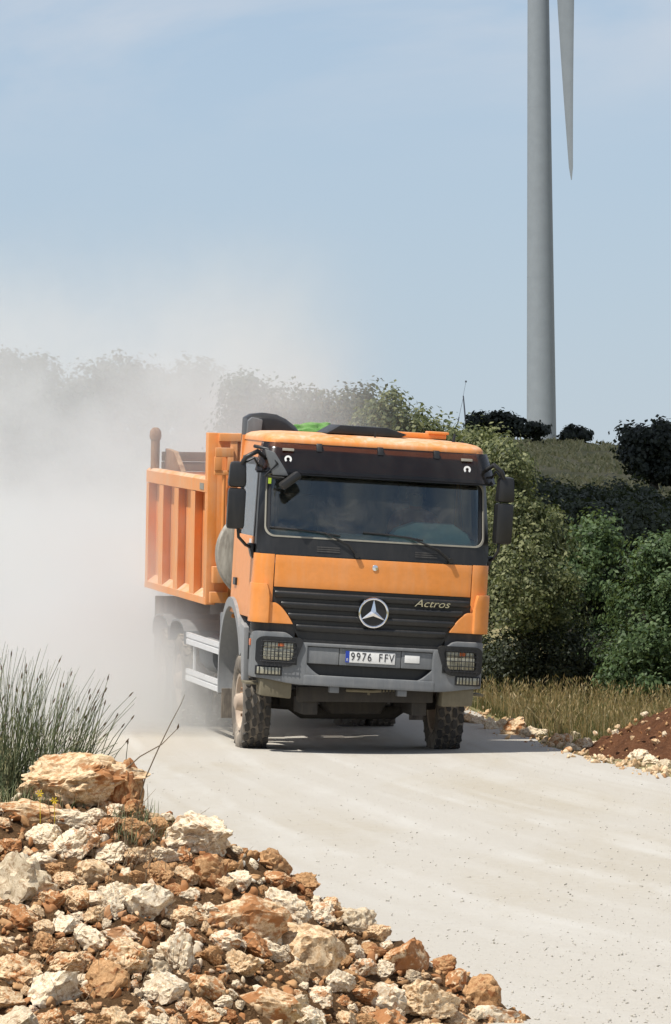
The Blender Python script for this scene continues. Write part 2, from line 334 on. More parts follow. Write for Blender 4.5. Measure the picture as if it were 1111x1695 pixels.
# ------------------------------------------------------------------ terrain
def sst(a, b, x):
    t = np.clip((x - a) / (b - a), 0, 1); return t * t * (3 - 2 * t)
YK = np.array([-200, 60, 72, 75, 78, 82, 90, 100, 110, 130, 160, 220, 300, 400, 470, 520, 560, 640, 900, 2500.])
ZK = np.array([0, 0, 0.012, 0.045, 0.14, 0.30, 0.60, 0.95, 1.15, 1.15, 1.0, 1.7, 4.0, 8.0, 11.7, 13.75, 14.0, 12.5, 9.0, -5.])
def gz(x, y):
    x = np.asarray(x, float); y = np.asarray(y, float)
    z = np.interp(y, YK, ZK) - 0.105
    z = z - 0.018 * (np.clip(x, -9, 9) - 0.14) * (1 - sst(95, 140, y)) * sst(10, 60, y)
    t = sst(260, 520, y) * (1 - 0.5 * sst(600, 1200, y))
    z = z - t * 0.13 * np.log1p(np.exp(np.clip(x - 10, -30, 45)))
    z = z + sst(240, 480, y) * (0.25 * np.sin(x * 0.35 + 1) + 0.15 * np.sin(x * 0.9 + y * 0.02))
    return z
def sheet(name, X, Y, zf, m):
    V = np.stack([X, Y, zf(X, Y)], -1).reshape(-1, 3); a, b = X.shape
    i = (np.arange(a - 1)[:, None] * b + np.arange(b - 1)[None, :]).ravel()
    return npmesh(name, V, np.stack([i, i + 1, i + b + 1, i + b], 1), m, smooth=True)
ys = np.concatenate([np.arange(-60, 60, 6), np.arange(60, 130, 1.0), np.arange(130, 300, 5.0), np.arange(300, 660, 6.0), np.geomspace(660, 3000, 24)])
tx = np.linspace(-1, 1, 161); tx = np.sign(tx) * np.abs(tx) ** 2.2
half = 60 + np.clip(ys, 0, None) * 0.8
tag(sheet('ground', tx[None, :] * half[:, None], np.repeat(ys[:, None], 161, 1), gz, MT['ground']), kind='structure')
# the road: left and right edges along its run
RL = np.array([(60, -55), (34, -25), (18, -5), (8.5, 8), (3.2, 18), (0.9, 24), (-0.1, 30), (-1.3, 40), (-2.3, 55), (-3.3, 72), (-4.2, 86), (-6.0, 105), (-10, 130), (-17, 160)])
RR = np.array([(90, -40), (60, -12), (36, 4), (20, 15), (12, 25), (8.2, 35), (5.6, 46), (4.3, 56), (3.35, 65), (2.75, 72.5), (2.1, 78.5), (1.4, 85), (-0.4, 105), (-4, 130), (-11, 160)])
def resamp(P, n):
    d = np.concatenate([[0], np.cumsum(np.linalg.norm(np.diff(P, axis=0), axis=1))]); s = np.linspace(0, d[-1], n)
    return np.stack([np.interp(s, d, P[:, 0]), np.interp(s, d, P[:, 1])], 1)
a, b = resamp(RL, 260), resamp(RR, 260); ww = np.linspace(0, 1, 25)[None, :, None]
jit = (RNG.random((260, 1)) - .5) * 0.16
G = a[:, None, :] * (1 - ww) + b[:, None, :] * ww
G[:, 0, 0] += jit[:, 0]; G[:, -1, 0] -= jit[::-1, 0]
def rz(x, y):
    z = gz(x, y) + 0.02
    return z + 0.010 * np.sin(x * 1.9 + y * .35) * np.cos(y * .21)
road = sheet('road', G[:, :, 0], G[:, :, 1], rz, MT['road']); tag(road, kind='structure')
uvl = road.data.uv_layers.new(name='run'); vi = np.zeros(len(road.data.loops), np.int32); road.data.loops.foreach_get('vertex_index', vi)
uvl.data.foreach_set('uv', np.stack([(vi % 25) / 24.0, (vi // 25) / 259.0], 1).astype(np.float32).ravel())

# ------------------------------------------------------------------ truck
YAW, SLOPE, TROLL = R(8.9), 0.04, R(1.15)
ey = Vector((-math.sin(YAW), math.cos(YAW), SLOPE)).normalized()
ex = Vector((math.cos(YAW), math.sin(YAW), 0)); ex = (ex - ey * ex.dot(ey)).normalized(); ez = ex.cross(ey)
ex, ez = ex * math.cos(TROLL) - ez * math.sin(TROLL), ez * math.cos(TROLL) + ex * math.sin(TROLL)
TP = Vector((0.10, 75.55, -0.068))
TM = Matrix(((ex.x, ey.x, ez.x, TP.x), (ex.y, ey.y, ez.y, TP.y), (ex.z, ey.z, ez.z, TP.z), (0, 0, 0, 1)))
truck = empty('dump_truck'); truck.matrix_world = TM
tag(truck, 'orange three-axle dump truck driving down the white gravel road', 'truck')
LEAN = R(2.4)
def cl(p):
    c, s = math.cos(LEAN), math.sin(LEAN); x, y, z = p; z -= 0.9
    return (x * c + z * s, y, 0.9 + z * c - x * s)
# --- cab surface: s runs along the plan outline from the middle of the front, z is height
CY = lambda z: float(np.interp(z, [0.7, 1.2, 2.1, 2.3, 3.0, 3.27, 3.36], [-1.39, -1.37, -1.36, -1.335, -1.16, -1.08, -1.02]))
CW = lambda z: float(np.interp(z, [0.7, 1.2, 2.1, 2.3, 3.0, 3.27, 3.36], [1.235, 1.24, 1.24, 1.235, 1.195, 1.17, 1.15]))
BOW, CR = 0.09, 0.17
def P(s, z, off=0.0):
    sg = -1 if s < 0 else 1; s = abs(s); w = CW(z); xc = w - CR
    if s <= xc: x, y, nx, ny = s, BOW * (s / xc) ** 2, 2 * BOW * s / xc ** 2 * 1.0, -1.0
    elif s <= xc + CR * math.pi / 2:
        a = (s - xc) / CR; x, y, nx, ny = xc + CR * math.sin(a), BOW + CR * (1 - math.cos(a)), math.sin(a), -math.cos(a)
        if a < 0.4: nx = max(nx, 0.15)
    else: x, y, nx, ny = w, BOW + CR + (s - xc - CR * math.pi / 2), 1, 0
    l = math.hypot(nx, ny); return (sg * (x + nx / l * off), CY(z) + y + ny / l * off, z)
def grid(mb, f, na, nb, th):      # f(i,j,side) two-sided slab
    b = len(mb.v)
    for sd in (0, 1):
        for i in range(na + 1):
            for j in range(nb + 1): mb.v.append(f(i / na, j / nb, sd))
    o = (na + 1) * (nb + 1); ix = lambda i, j, sd: b + sd * o + i * (nb + 1) + j
    for i in range(na):
        for j in range(nb):
            mb.f.append((ix(i, j, 0), ix(i + 1, j, 0), ix(i + 1, j + 1, 0), ix(i, j + 1, 0))); mb.f.append((ix(i, j, 1), ix(i, j + 1, 1), ix(i + 1, j + 1, 1), ix(i + 1, j, 1)))
    for i in range(na):
        mb.f.append((ix(i, 0, 0), ix(i, 0, 1), ix(i + 1, 0, 1), ix(i + 1, 0, 0))); mb.f.append((ix(i, nb, 0), ix(i + 1, nb, 0), ix(i + 1, nb, 1), ix(i, nb, 1)))
    for j in range(nb):
        mb.f.append((ix(0, j, 0), ix(0, j + 1, 0), ix(0, j + 1, 1), ix(0, j, 1))); mb.f.append((ix(na, j, 0), ix(na, j, 1), ix(na, j + 1, 1), ix(na, j + 1, 0)))
    return mb
def patch(s0, s1, zlo, zhi, off=0.0, th=0.03, ns=24, nz=4, mb=None):
    mb = mb or MB(); lo = zlo if callable(zlo) else (lambda s: zlo); hi = zhi if callable(zhi) else (lambda s: zhi)
    of = off if callable(off) else (lambda s, z: off)
    def f(u, v, sd):
        s = s0 + (s1 - s0) * u; z = lo(s) + (hi(s) - lo(s)) * v; return P(s, z, of(s, z) - th * sd)
    return grid(mb, f, ns, nz, th)
def rrect(s0, s1, z0, z1, r, n=10):
    pts = []
    for cx, cz, a0 in ((s1 - r, z1 - r, 0), (s0 + r, z1 - r, 90), (s0 + r, z0 + r, 180), (s1 - r, z0 + r, 270)):
        for k in range(n + 1):
            a = R(a0 + 90 * k / n); pts.append((cx + r * math.cos(a), cz + r * math.sin(a)))
    return pts
def dens(pts, k=6):
    out = []
    for i, p in enumerate(pts):
        q = pts[(i + 1) % len(pts)]; m = max(1, int(math.hypot(q[0] - p[0], q[1] - p[1]) / 0.08))
        out += [(p[0] + (q[0] - p[0]) * j / m, p[1] + (q[1] - p[1]) * j / m) for j in range(m)]
    return out
def ring(inner, outer, off, th, mb=None):
    mb = mb or MB(); n = len(inner); b = len(mb.v)
    # densify both identically
    I, O = [], []
    for i in range(n):
        p, q = inner[i], inner[(i + 1) % n]; p2, q2 = outer[i], outer[(i + 1) % n]
        m = max(1, int(max(math.dist(p, q), math.dist(p2, q2)) / 0.07))
        for j in range(m): t = j / m; I.append((p[0] + (q[0] - p[0]) * t, p[1] + (q[1] - p[1]) * t)); O.append((p2[0] + (q2[0] - p2[0]) * t, p2[1] + (q2[1] - p2[1]) * t))
    n = len(I)
    for L, of in ((I, off), (O, off), (O, off - th), (I, off - th)): mb.v += [P(s, z, of) for s, z in L]
    for i in range(n):
        j = (i + 1) % n
        for k in range(4): k2 = (k + 1) % 4; mb.f.append((b + k * n + i, b + k * n + j, b + k2 * n + j, b + k2 * n + i))
    return mb
def cab(mb, name, m, bevel=0.0, parent=truck, smooth=35): return mb.build(name, m, parent, smooth, bevel, cl)
SC = 1.07 + CR * math.pi / 2          # arc length where the straight side begins (about)
SE = SC + 1.62                        # rear end of the cab side

# front panel and header, corners, doors
cab(patch(-1.045, 1.045, 1.765, 2.10, 0.012, 0.03, 40, 4), 'front_panel', 'orange', 0.006)
cab(patch(-1.25, 1.25, 2.975, 3.29, 0.0, 0.03, 48, 3), 'roof_header', 'orange')
for sg in (-1, 1):
    cab(patch(sg * 1.053, sg * (SC + 0.12), 1.45, 2.105, 0.012, 0.03, 16, 5), 'corner_panel', 'orange', 0.006)
    # air deflector with its lower wedge
    hi = lambda s: 1.60 - 0.21 * max(0, (1.03 - abs(s)) / 0.20) ** 1.6 if abs(s) < 1.075 else 1.60 + 0.19 * min(1, (abs(s) - 1.075) / 0.03)
    cab(patch(sg * 0.83, sg * (SC + 0.05), 1.385, hi, lambda s, z: 0.055 + 0.03 * (abs(s) > 1.08) - 0.055 * float(sst(1.12, 1.36, abs(s))), 0.07, 44, 6), 'air_deflector', 'orange', 0.008)
    # door with window
    d0, d1 = SC + 0.14, SE - 0.25
    door = cab(patch(sg * d0, sg * d1, 1.42, 2.27, 0.008, 0.03, 10, 6), 'door', 'orange', 0.006)
    dm = patch(sg * d0, sg * (d0 + 0.06), 2.27, 3.02, 0.004, 0.03, 2, 5); patch(sg * (d1 - 0.08), sg * d1, 2.27, 3.02, 0.004, 0.03, 2, 5, dm); patch(sg * d0, sg * d1, 3.02, 3.10, 0.004, 0.03, 6, 2, dm)
    cab(dm, 'window_frame', 'black', parent=door)
    cab(patch(sg * (d0 + 0.06), sg * (d1 - 0.08), 2.27, 3.02, -0.012, 0.01, 6, 4), 'window_pane', 'sideglass', parent=door)
    cab(patch(sg * (d1 - 0.24), sg * (d1 - 0.06), 1.72, 1.80, 0.03, 0.03, 4, 2), 'door_handle', 'black', 0.008, door)
    cab(patch(sg * (d0 + 0.1), sg * (d0 + 0.24), 2.17, 2.24, 0.014, 0.01, 3, 1), 'door_badge', 'alu', parent=door)
    cab(patch(sg * d1, sg * SE, 1.42, 3.10, 0.0, 0.03, 4, 8), 'rear_corner_panel', 'orange', 0.006)
    sm = patch(sg * (SC - 0.1), sg * SE, 3.10, 3.30, 0.0, 0.03, 10, 2); cab(sm, 'roof_side', 'orange')
    cab(patch(sg * 1.12, sg * d0, 2.105, 3.10, -0.004, 0.03, 12, 6), 'door_pillar', 'black')
# rear wall and floor of the cab
m = MB(); m.bx(-1.2, 1.2, 0.60, 0.64, 1.35, 3.32); cab(m, 'cab_rear_wall', 'orange')
m = MB(); m.bx(-1.18, 1.18, -1.22, 0.58, 1.36, 1.42); cab(m, 'cab_floor', 'interior')
# roof shell (closed rings shrinking upward)
def roof():
    mb = MB(); rings = []
    for z, ins, dy in ((3.275, -0.012, 0), (3.31, -0.008, 0), (3.335, 0.012, 0.02), (3.358, 0.055, 0.07), (3.376, 0.14, 0.16), (3.39, 0.32, 0.34), (3.396, 0.62, 0.6)):
        pts = []; w = 1.165 - ins; yf = -1.085 + dy; yb = 0.66 - ins; r = min(0.22, w * 0.5)
        xs = np.linspace(0, w - r, 9)
        right = [(x, yf + BOW * (x / (w - r)) ** 2) for x in xs] + [(w - r + r * math.sin(a), yf + BOW + r * (1 - math.cos(a))) for a in np.linspace(0, math.pi / 2, 7)[1:]] + [(w, y) for y in np.linspace(yf + BOW + r, yb, 6)[1:]]
        pts = [(-x, y) for x, y in reversed(right[1:])] + right; rings.append([(x, y, z) for x, y in pts])
    n = len(rings[0]); b = 0
    for rg in rings: mb.v += rg
    for k in range(len(rings) - 1):
        for i in range(n - 1): mb.f.append((k * n + i, k * n + i + 1, (k + 1) * n + i + 1, (k + 1) * n + i))
        mb.f.append((k * n + n - 1, k * n, (k + 1) * n, (k + 1) * n + n - 1))
    mb.f.append(tuple((len(rings) - 1) * n + i for i in range(n)))
    return mb
cabroof = cab(roof(), 'cab_roof', 'orange_roof_sheen', smooth=60)
# windshield
cab(patch(-1.19, 1.19, 2.26, 2.99, -0.012, 0.008, 40, 6), 'windshield', 'glass', smooth=60)
frame = cab(ring(rrect(-1.165, 1.165, 2.295, 2.965, 0.10), rrect(-1.285, 1.285, 2.108, 3.0, 0.12), 0.008, 0.03), 'windshield_frame', 'black')
cab(ring(rrect(-1.155, 1.155, 2.305, 2.955, 0.10), rrect(-1.172, 1.172, 2.288, 2.972, 0.105), 0.014, 0.012), 'window_seal', 'seal', parent=frame)
for s0 in (-0.62, 0.42):
    g = MB()
    for k in range(3): patch(s0, s0 + 0.24, 2.155 + k * 0.022, 2.168 + k * 0.022, 0.016, 0.012, 4, 1, g)
    cab(g, 'cowl_vent', 'blackdusty', parent=frame)
# smoked sun visor
vis = cab(patch(-1.215, 1.215, 2.965, 3.275, lambda s, z: 0.045 + (3.275 - z) * 0.24, 0.008, 44, 5), 'sun_visor', 'visor', smooth=60)
for s0 in (-0.62, 0.02, 0.62):
    cab(patch(s0 - 0.03, s0 + 0.03, 3.20, 3.285, 0.075, 0.07, 2, 1), 'visor_bracket', 'black', 0.01, vis)
for s0 in (-0.94, 0.94):
    cab(patch(s0 - 0.06, s0 + 0.06, 3.19, 3.218, 0.09, 0.02, 3, 1), 'marker_lamp', 'seal', 0.004, vis)
    e = MB(); cx, cz = s0, 3.105
    arc = [R(a) for a in range(-50, 231, 20)]
    e.v = []; n = len(arc)
    for off in (0.0, 0.006):
        for a in arc:
            for rr in (0.018, 0.038):
                q = P(cx + rr * math.cos(a), cz + rr * math.sin(a), 0.045 + 0.17 * 0.24 + 0.008 + off); e.v.append(q)
    for i in range(n - 1):
        for b0 in (0, 2 * n): e.f.append((b0 + 2 * i, b0 + 2 * i + 1, b0 + 2 * i + 3, b0 + 2 * i + 2))
        e.f.append((2 * i, 2 * i + 2, 2 * n + 2 * i + 2, 2 * n + 2 * i)); e.f.append((2 * i + 1, 2 * i + 3, 2 * n + 2 * i + 3, 2 * n + 2 * i + 1))
    cab(e, 'emblem_sticker', 'white', parent=vis, smooth=0)
cab(patch(-1.215, 1.215, 2.945, 2.985, 0.10, 0.05, 44, 1), 'visor_edge', 'black', parent=vis)
# grille
def glo(s):
    a = abs(s); return 1.215 if a < 0.74 else (1.215 + (a - 0.74) / 0.24 * 0.36 if a < 0.98 else 1.575)
gr = cab(patch(-1.085, 1.085, glo, 1.76, 0.0, 0.05, 60, 4), 'grille', 'black')
for zc, hl in ((1.69, 1.03), (1.58, 0.96), (1.465, 0.88), (1.35, 0.79)):
    cab(patch(-hl, hl, zc - 0.036, zc + 0.036, lambda s, z, zc=zc: 0.055 - 0.6 * abs(z - zc - 0.012), 0.04, 40, 4), 'slat', 'black', 0.008, gr)
# star emblem in its ring
y0 = -1.36 - 0.085
em = MB(); em.lathe([(y0 + 0.016 * math.sin(a), 0.148 + 0.014 * math.cos(a)) for a in [k * math.pi / 4 for k in range(8)]], 48, 'Y', (0, 0, 1.55), True)
for k in range(3):
    a = R(90 + 120 * k); d = Vector((math.cos(a), 0, math.sin(a))); nrm = Vector((-math.sin(a), 0, math.cos(a))); c0 = Vector((0, y0, 1.55))
    tip = c0 + d * 0.148; s1, s2 = c0 + d * 0.016 + nrm * 0.028, c0 + d * 0.016 - nrm * 0.028; top = c0 + Vector((0, -0.022, 0)); bot = c0 + Vector((0, 0.014, 0)); back = c0 - d * 0.01
    em.add([tip, s1, s2, top, bot, back], [(0, 1, 3), (0, 3, 2), (1, 5, 3), (3, 5, 2), (0, 4, 1), (0, 2, 4), (1, 4, 5), (5, 4, 2)])
cab(em, 'star_emblem', 'chrome', parent=gr, smooth=25)
mb = MB(); mb.lathe([(y0 + 0.012, 0.001), (y0 + 0.012, 0.142), (y0 + 0.06, 0.142)], 40, 'Y', (0, 0, 1.55)); cab(mb, 'emblem_backing', 'black', parent=gr)
def textmesh(body, size, shear=0.0, ext=0.002, spacing=1.0):
    c = bpy.data.curves.new('t', 'FONT'); c.body = body; c.size = size; c.shear = shear; c.extrude = ext; c.align_x = 'CENTER'; c.align_y = 'CENTER'; c.space_character = spacing; c.resolution_u = 4
    o = bpy.data.objects.new('t', c); COL.objects.link(o); bpy.context.view_layer.update()
    me = bpy.data.meshes.new_from_object(o.evaluated_get(bpy.context.evaluated_depsgraph_get())); bpy.data.objects.remove(o); bpy.data.curves.remove(c)
    return me
def textobj(name, body, size, m, parent, fn, shear=0.0, sx=1.0, ext=0.002, spacing=1.0):
    me = textmesh(body, size, shear, ext, spacing)
    for v in me.vertices: v.co = fn(v.co.x * sx, v.co.y, v.co.z)
    me.name = name; me.materials.clear(); me.materials.append(MT[m]); return link(bpy.data.objects.new(name, me), parent)
textobj('model_lettering', 'Actros', 0.108, 'chrome', gr, lambda x, y, z: cl(P(0.62 + x, 1.675 + y, 0.052 + z)), 0.35, 1.25, 0.004)
mb = MB(); mb.lathe([(-1.385, 0.001), (-1.382, 0.03), (-1.37, 0.037), (-1.35, 0.037)], 20, 'Y', (0, 0, 2.02)); cab(mb, 'washer_jet', 'chrome')
# bumper: end blocks, beam, recessed panel, slot, lip
def bh(s): a = abs(s); return 1.20 + 0.095 * float(sst(0.72, 0.92, a)) - 0.03 * float(sst(1.15, 1.4, a))
def bl(s): a = abs(s); return 0.755 + 0.05 * float(sst(0.7, 1.2, a))
bump_o = cab(patch(-0.69, 0.69, 0.755, 0.865, 0.07, 0.10, 30, 3), 'bumper', 'plastic', 0.015)
cab(patch(-0.69, 0.69, 1.165, 1.20, 0.06, 0.09, 30, 2), 'upper_beam', 'plastic', 0.01, bump_o)
for sg in (-1, 1):
    cab(patch(sg * 0.66, sg * (SC + 0.14), bl, bh, lambda s, z: 0.062 - 0.075 * float(sst(1.08, 1.36, abs(s))), 0.08, 36, 6), 'bumper_end', 'plastic', 0.015, bump_o)
    cab(patch(sg * 0.16 + sg * 0.17, sg * 0.665, 0.985, 1.16, 0.04, 0.03, 10, 2), 'plate_panel', 'plastic', 0.01, bump_o)
    cab(patch(sg * (SC + 0.115), sg * (SC + 0.135), 0.98, 1.26, 0.0, 0.02, 1, 1), 'bumper_joint', 'black', 0, bump_o)
cab(patch(-0.325, 0.325, 0.985, 1.16, 0.036, 0.03, 12, 2), 'plate_panel', 'plastic', 0.006, bump_o)
for sg in (-1, 1): cab(patch(sg * 0.50, sg * 0.675, 0.85, lambda s: 0.86 + 0.13 * ((abs(s) - 0.50) / 0.175) ** 1.5, 0.058, 0.08, 8, 2), 'bumper_fillet', 'plastic', 0.008, bump_o)
cab(patch(-0.67, 0.67, 0.855, 0.99, -0.06, 0.03, 16, 2), 'bumper_slot', 'black', 0, bump_o)
cab(patch(-0.92, 0.92, 1.185, 1.23, 0.02, 0.05, 16, 1), 'bumper_gap', 'black', 0, bump_o)
for sg in (-1, 1): cab(patch(sg * 0.8, sg * (SC + 0.12), 1.24, 1.40, -0.01, 0.04, 14, 2), 'bumper_gap', 'blackdusty', 0, bump_o)
for sg in (-1, 1):
    s0, s1 = sg * 0.745, sg * 1.165
    if sg < 0: s0, s1 = s1, s0
    sh = lambda L: [(s + (0.0 if (s * sg > 0.95) else sg * 0.35 * (z - 1.09) * -1), z) for s, z in L]
    h = cab(ring(sh(rrect(s0 + 0.05, s1 - 0.05, 0.985, 1.195, 0.05)), sh(rrect(s0, s1, 0.935, 1.245, 0.07)), 0.088, 0.07), 'headlight', 'black')
    cab(patch(s0 + 0.02, s1 - 0.02, 0.96, 1.22, 0.066, 0.01, 10, 2), 'reflector', 'black', 0, h)
    for k in range(2):
        ss = s0 + 0.045 + k * 0.155
        cab(patch(ss + 0.01, ss + 0.16, 1.0, 1.125, lambda s, z, c=ss + 0.085: 0.072 + 0.012 * math.cos((s - c) * 14), 0.02, 10, 3), 'lens', 'lampclear', 0.006, h)
        cab(patch(ss + 0.01, ss + 0.155, 1.13, 1.185, 0.073, 0.02, 6, 1), 'lens', 'lampclear', 0.006, h)
    cab(patch(s0 + 0.20, s0 + 0.26, 1.14, 1.18, 0.077, 0.01, 2, 1), 'turn_signal', 'amber', 0, h)
    g = MB()
    for k in range(9):
        ss = s0 + 0.05 + (s1 - s0 - 0.1) * k / 8; g.tube([P(ss, z, 0.115) for z in (0.965, 1.08, 1.215)], 0.0045, 5)
    for k in range(5):
        z = 0.985 + 0.053 * k; g.tube([P(s0 + 0.04 + (s1 - s0 - 0.08) * q / 6, z, 0.115) for q in range(7)], 0.0045, 5)
    cab(g, 'headlight_guard', 'black', 0, h, 60)
    f0, f1 = (sg * 0.93, sg * 1.15) if sg > 0 else (sg * 1.15, sg * 0.93)
    fg = MB()
    for k in range(6): ss = f0 + 0.02 + (f1 - f0 - 0.04) * k / 5; fg.tube([P(ss, z, 0.09) for z in (0.845, 0.927)], 0.005, 5)
    fo = cab(patch(f0 - 0.02, f1 + 0.02, 0.835, 0.935, 0.07, 0.03, 8, 2), 'fog_lamp', 'black', 0.01)
    cab(patch(f0, f1, 0.85, 0.922, 0.082, 0.02, 8, 2), 'lens', 'lampclear', 0.008, fo); cab(fg, 'lamp_guard', 'black', 0, fo, 60)
    cab(patch(sg * (SC + 0.0), sg * (SC + 0.08), 1.13, 1.20, 0.0, 0.02, 2, 1), 'side_marker', 'amber', 0.005)
    mb = MB(); mb.bx(sg * 0.36 - .05, sg * 0.36 + .05, -1.42, -1.30, 0.69, 0.755); cab(mb, 'tow_bracket', 'plastic', 0.008)
    # boarding step under the bumper and its thin tread plate
    mb = MB(); mb.prism([(sg * 0.80, 0.79), (sg * 1.14, 0.80), (sg * 1.13, 0.62), (sg * 0.80, 0.60)], -1.33, -1.02); cab(mb, 'boarding_step', 'step', 0.02)
    mb = MB(); mb.bx(min(sg * 1.0, sg * 1.27), max(sg * 1.0, sg * 1.27), -1.2, -0.85, 0.725, 0.75); cab(mb, 'step_tread', 'step', 0.006)
# number plate
pl = cab(patch(-0.262, 0.262, 1.018, 1.138, 0.046, 0.008, 8, 2), 'licence_plate', 'white', 0.003)
cab(patch(-0.262, -0.222, 1.018, 1.138, 0.0485, 0.004, 2, 1), 'plate_strip', 'blue', 0, pl)
textobj('plate_country', 'E', 0.04, 'white', pl, lambda x, y, z: cl(P(-0.242 + x, 1.045 + y, 0.050 + z)))
for k, ch_ in enumerate('9976 FFV'):
    if ch_ != ' ': textobj('plate_character', ch_, 0.122, 'ink', pl, lambda x, y, z, k=k: cl(P(-0.185 + 0.0585 * k + x, 1.078 + y, 0.0485 + z)), 0, 0.78, 0.0015)
cab(patch(0.365, 0.525, 1.045, 1.125, 0.045, 0.006, 3, 1), 'white_sticker', 'white', 0.003)
# wipers
for piv, tip, lo in ((-0.20, -1.12, -0.55), (0.80, -0.14, 0.35)):
    w = cab(MB().tube([P(piv, 2.14, 0.03), P((piv + lo) / 2 + 0.08, 2.25, 0.05), P(lo, 2.355, 0.035)], [0.014, 0.011, 0.008], 6), 'wiper', 'black', smooth=60)
    cab(MB().tube([P(tip, 2.385, 0.02), P((tip + lo) / 2, 2.375, 0.024), P(lo, 2.355, 0.026), P(lo + (lo - tip) * 0.3, 2.335, 0.022)], 0.010, 6), 'wiper_blade', 'black', 0, w, 60)
    mb = MB(); mb.tube([P(piv, 2.14, -0.01), P(piv, 2.14, 0.05)], 0.028, 10); cab(mb, 'pivot_cap', 'black', 0, w)
# mirrors
for sg in (-1, 1):
    X = sg * 1.24
    mm = MB(); xo = sg * 1.47; rr = 1.0
    mo = 0.03 if sg < 0 else 0.12
    arm = cab(MB().tube([(sg * 1.17, -1.02, 3.10), (sg * (1.30 - mo * .5), -1.16, 3.17), (sg * (1.44 - mo), -1.18, 3.10), (sg * (1.50 - mo), -1.12, 2.98)], [0.022, 0.026, 0.026, 0.02], 8), 'mirror', 'black', smooth=60)
    cab(MB().tube([(sg * 1.22, -0.98, 2.98), (sg * (1.33 - mo * .5), -1.12, 3.10), (sg * (1.45 - mo), -1.14, 3.04), (sg * (1.49 - mo), -1.12, 2.9)], 0.014, 6), 'mirror_arm', 'black', 0, arm, 60)
    cab(MB().tube([(sg * (1.47 - mo), -1.12, 2.36), (sg * (1.46 - mo), -1.13, 2.26), (sg * (1.36 - mo * .5), -1.1, 2.18), (sg * 1.24, -1.0, 2.14)], 0.017, 8), 'mirror_arm', 'black', 0, arm, 60)
    mb = MB(); mb.box((sg * (1.505 - mo), -1.10, 2.915), (0.20, 0.15, 0.27), rotm(0, 0, sg * 0.12), (0.85, 0.8)); cab(mb, 'wide_mirror', 'black', 0.045, arm)
    mb = MB(); mb.box((sg * (1.50 - mo), -1.10, 2.555), (0.19, 0.16, 0.43), rotm(0, 0, sg * 0.12), (1, 1)); cab(mb, 'main_mirror', 'black', 0.04, arm)
    mb = MB(); mb.prism([(sg * 1.245, 2.20), (sg * 1.31, 2.20), (sg * 1.27, 2.06), (sg * 1.245, 2.03)], -1.06, -0.93); cab(mb, 'mirror_foot', 'black', 0.015, arm)
# kerb mirror on a triangular bracket at the passenger corner
km = MB(); km.prism([(-1.24, 3.20), (-1.13, 3.17), (-1.0, 2.985), (-0.97, 2.93), (-1.14, 2.93)], -1.36, -1.31); kerb = cab(km, 'kerb_mirror', 'plastic', 0.015)
cab(MB().tube([(-1.32, -1.15, 3.22), (-1.2, -1.32, 3.2), (-1.1, -1.35, 3.05), (-1.22, -1.34, 2.92), (-1.02, -1.36, 2.90)], 0.02, 6), 'mirror_arm', 'black', 0, kerb, 60)
mb = MB(); mb.box((-0.96, -1.40, 2.885), (0.24, 0.14, 0.085), rotm(0, R(-38), 0.1)); cab(mb, 'mirror_head', 'black', 0.03, kerb)
mb = MB(); mb.box((-1.17, -1.37, 2.87), (0.03, 0.02, 0.06)); cab(mb, 'mirror_tag', plain('lime_tag', (0.45, 0.62, 0.04), 0.5, dust=0.1), 0, kerb)
# roof fittings: hatch, rail, antenna, beacon stub
h = MB(); h.prism([(-0.50, 3.40), (-0.36, 3.49), (0.14, 3.49), (0.36, 3.43), (0.30, 3.40), (-0.46, 3.40)], -0.75, 0.0); hat = cab(h, 'roof_hatch', 'black', 0.01)
mb = MB(); mb.bx(0.34, 0.86, -0.30, 0.2, 3.40, 3.455); cab(mb, 'roof_rail', 'orange', 0.015)
mb = MB(); mb.bx(0.66, 0.88, -0.34, -0.1, 3.45, 3.48); cab(mb, 'roof_lamp', 'orange', 0.012)
cab(MB().tube([(0.87, -0.7, 3.36), (0.87, -0.7, 3.41), (0.88, -0.69, 3.47)], [0.022, 0.016, 0.012], 8), 'antenna', 'black')
cab(MB().tube([(0.98, -0.62, 3.33), (0.98, -0.62, 3.40)], [0.02, 0.013], 8), 'antenna', 'black')
cab(MB().tube([(0.0, -0.85, 3.38), (0.0, -0.85, 3.44)], [0.01, 0.008], 6), 'antenna', 'black')
# air intake behind the cab
sn = MB()
secs = [(-1.13, 3.16, 3.50), (-1.06, 3.15, 3.545), (-0.93, 3.18, 3.565), (-0.81, 3.2, 3.555), (-0.70, 3.23, 3.51), (-0.60, 3.26, 3.44), (-0.53, 3.28, 3.36)]
sn.v = []
for x, z0, z1 in secs:
    sn.v += [(x, 0.78, z0), (x, 1.20, z0), (x, 1.20, z1), (x, 0.86, z1), (x, 0.78, z1 - 0.05)]
for k in range(len(secs) - 1):
    for i in range(5): j = (i + 1) % 5; sn.f.append((k * 5 + i, k * 5 + j, k * 5 + 5 + j, k * 5 + 5 + i))
sn.f += [(0, 1, 2, 3, 4), tuple(reversed([30, 31, 32, 33, 34]))]
snk = cab(sn, 'air_intake', 'black', 0.02)
mb = MB(); mb.prism([(-1.135, 3.20), (-0.99, 3.18), (-0.97, 3.49), (-1.09, 3.515), (-1.135, 3.47)], 0.74, 0.80); cab(mb, 'intake_mouth', 'plastic', 0.015, snk)
mb = MB(); mb.bx(-1.10, -0.80, 0.80, 1.15, 1.5, 3.22); cab(mb, 'intake_duct', 'black', 0.03, snk)
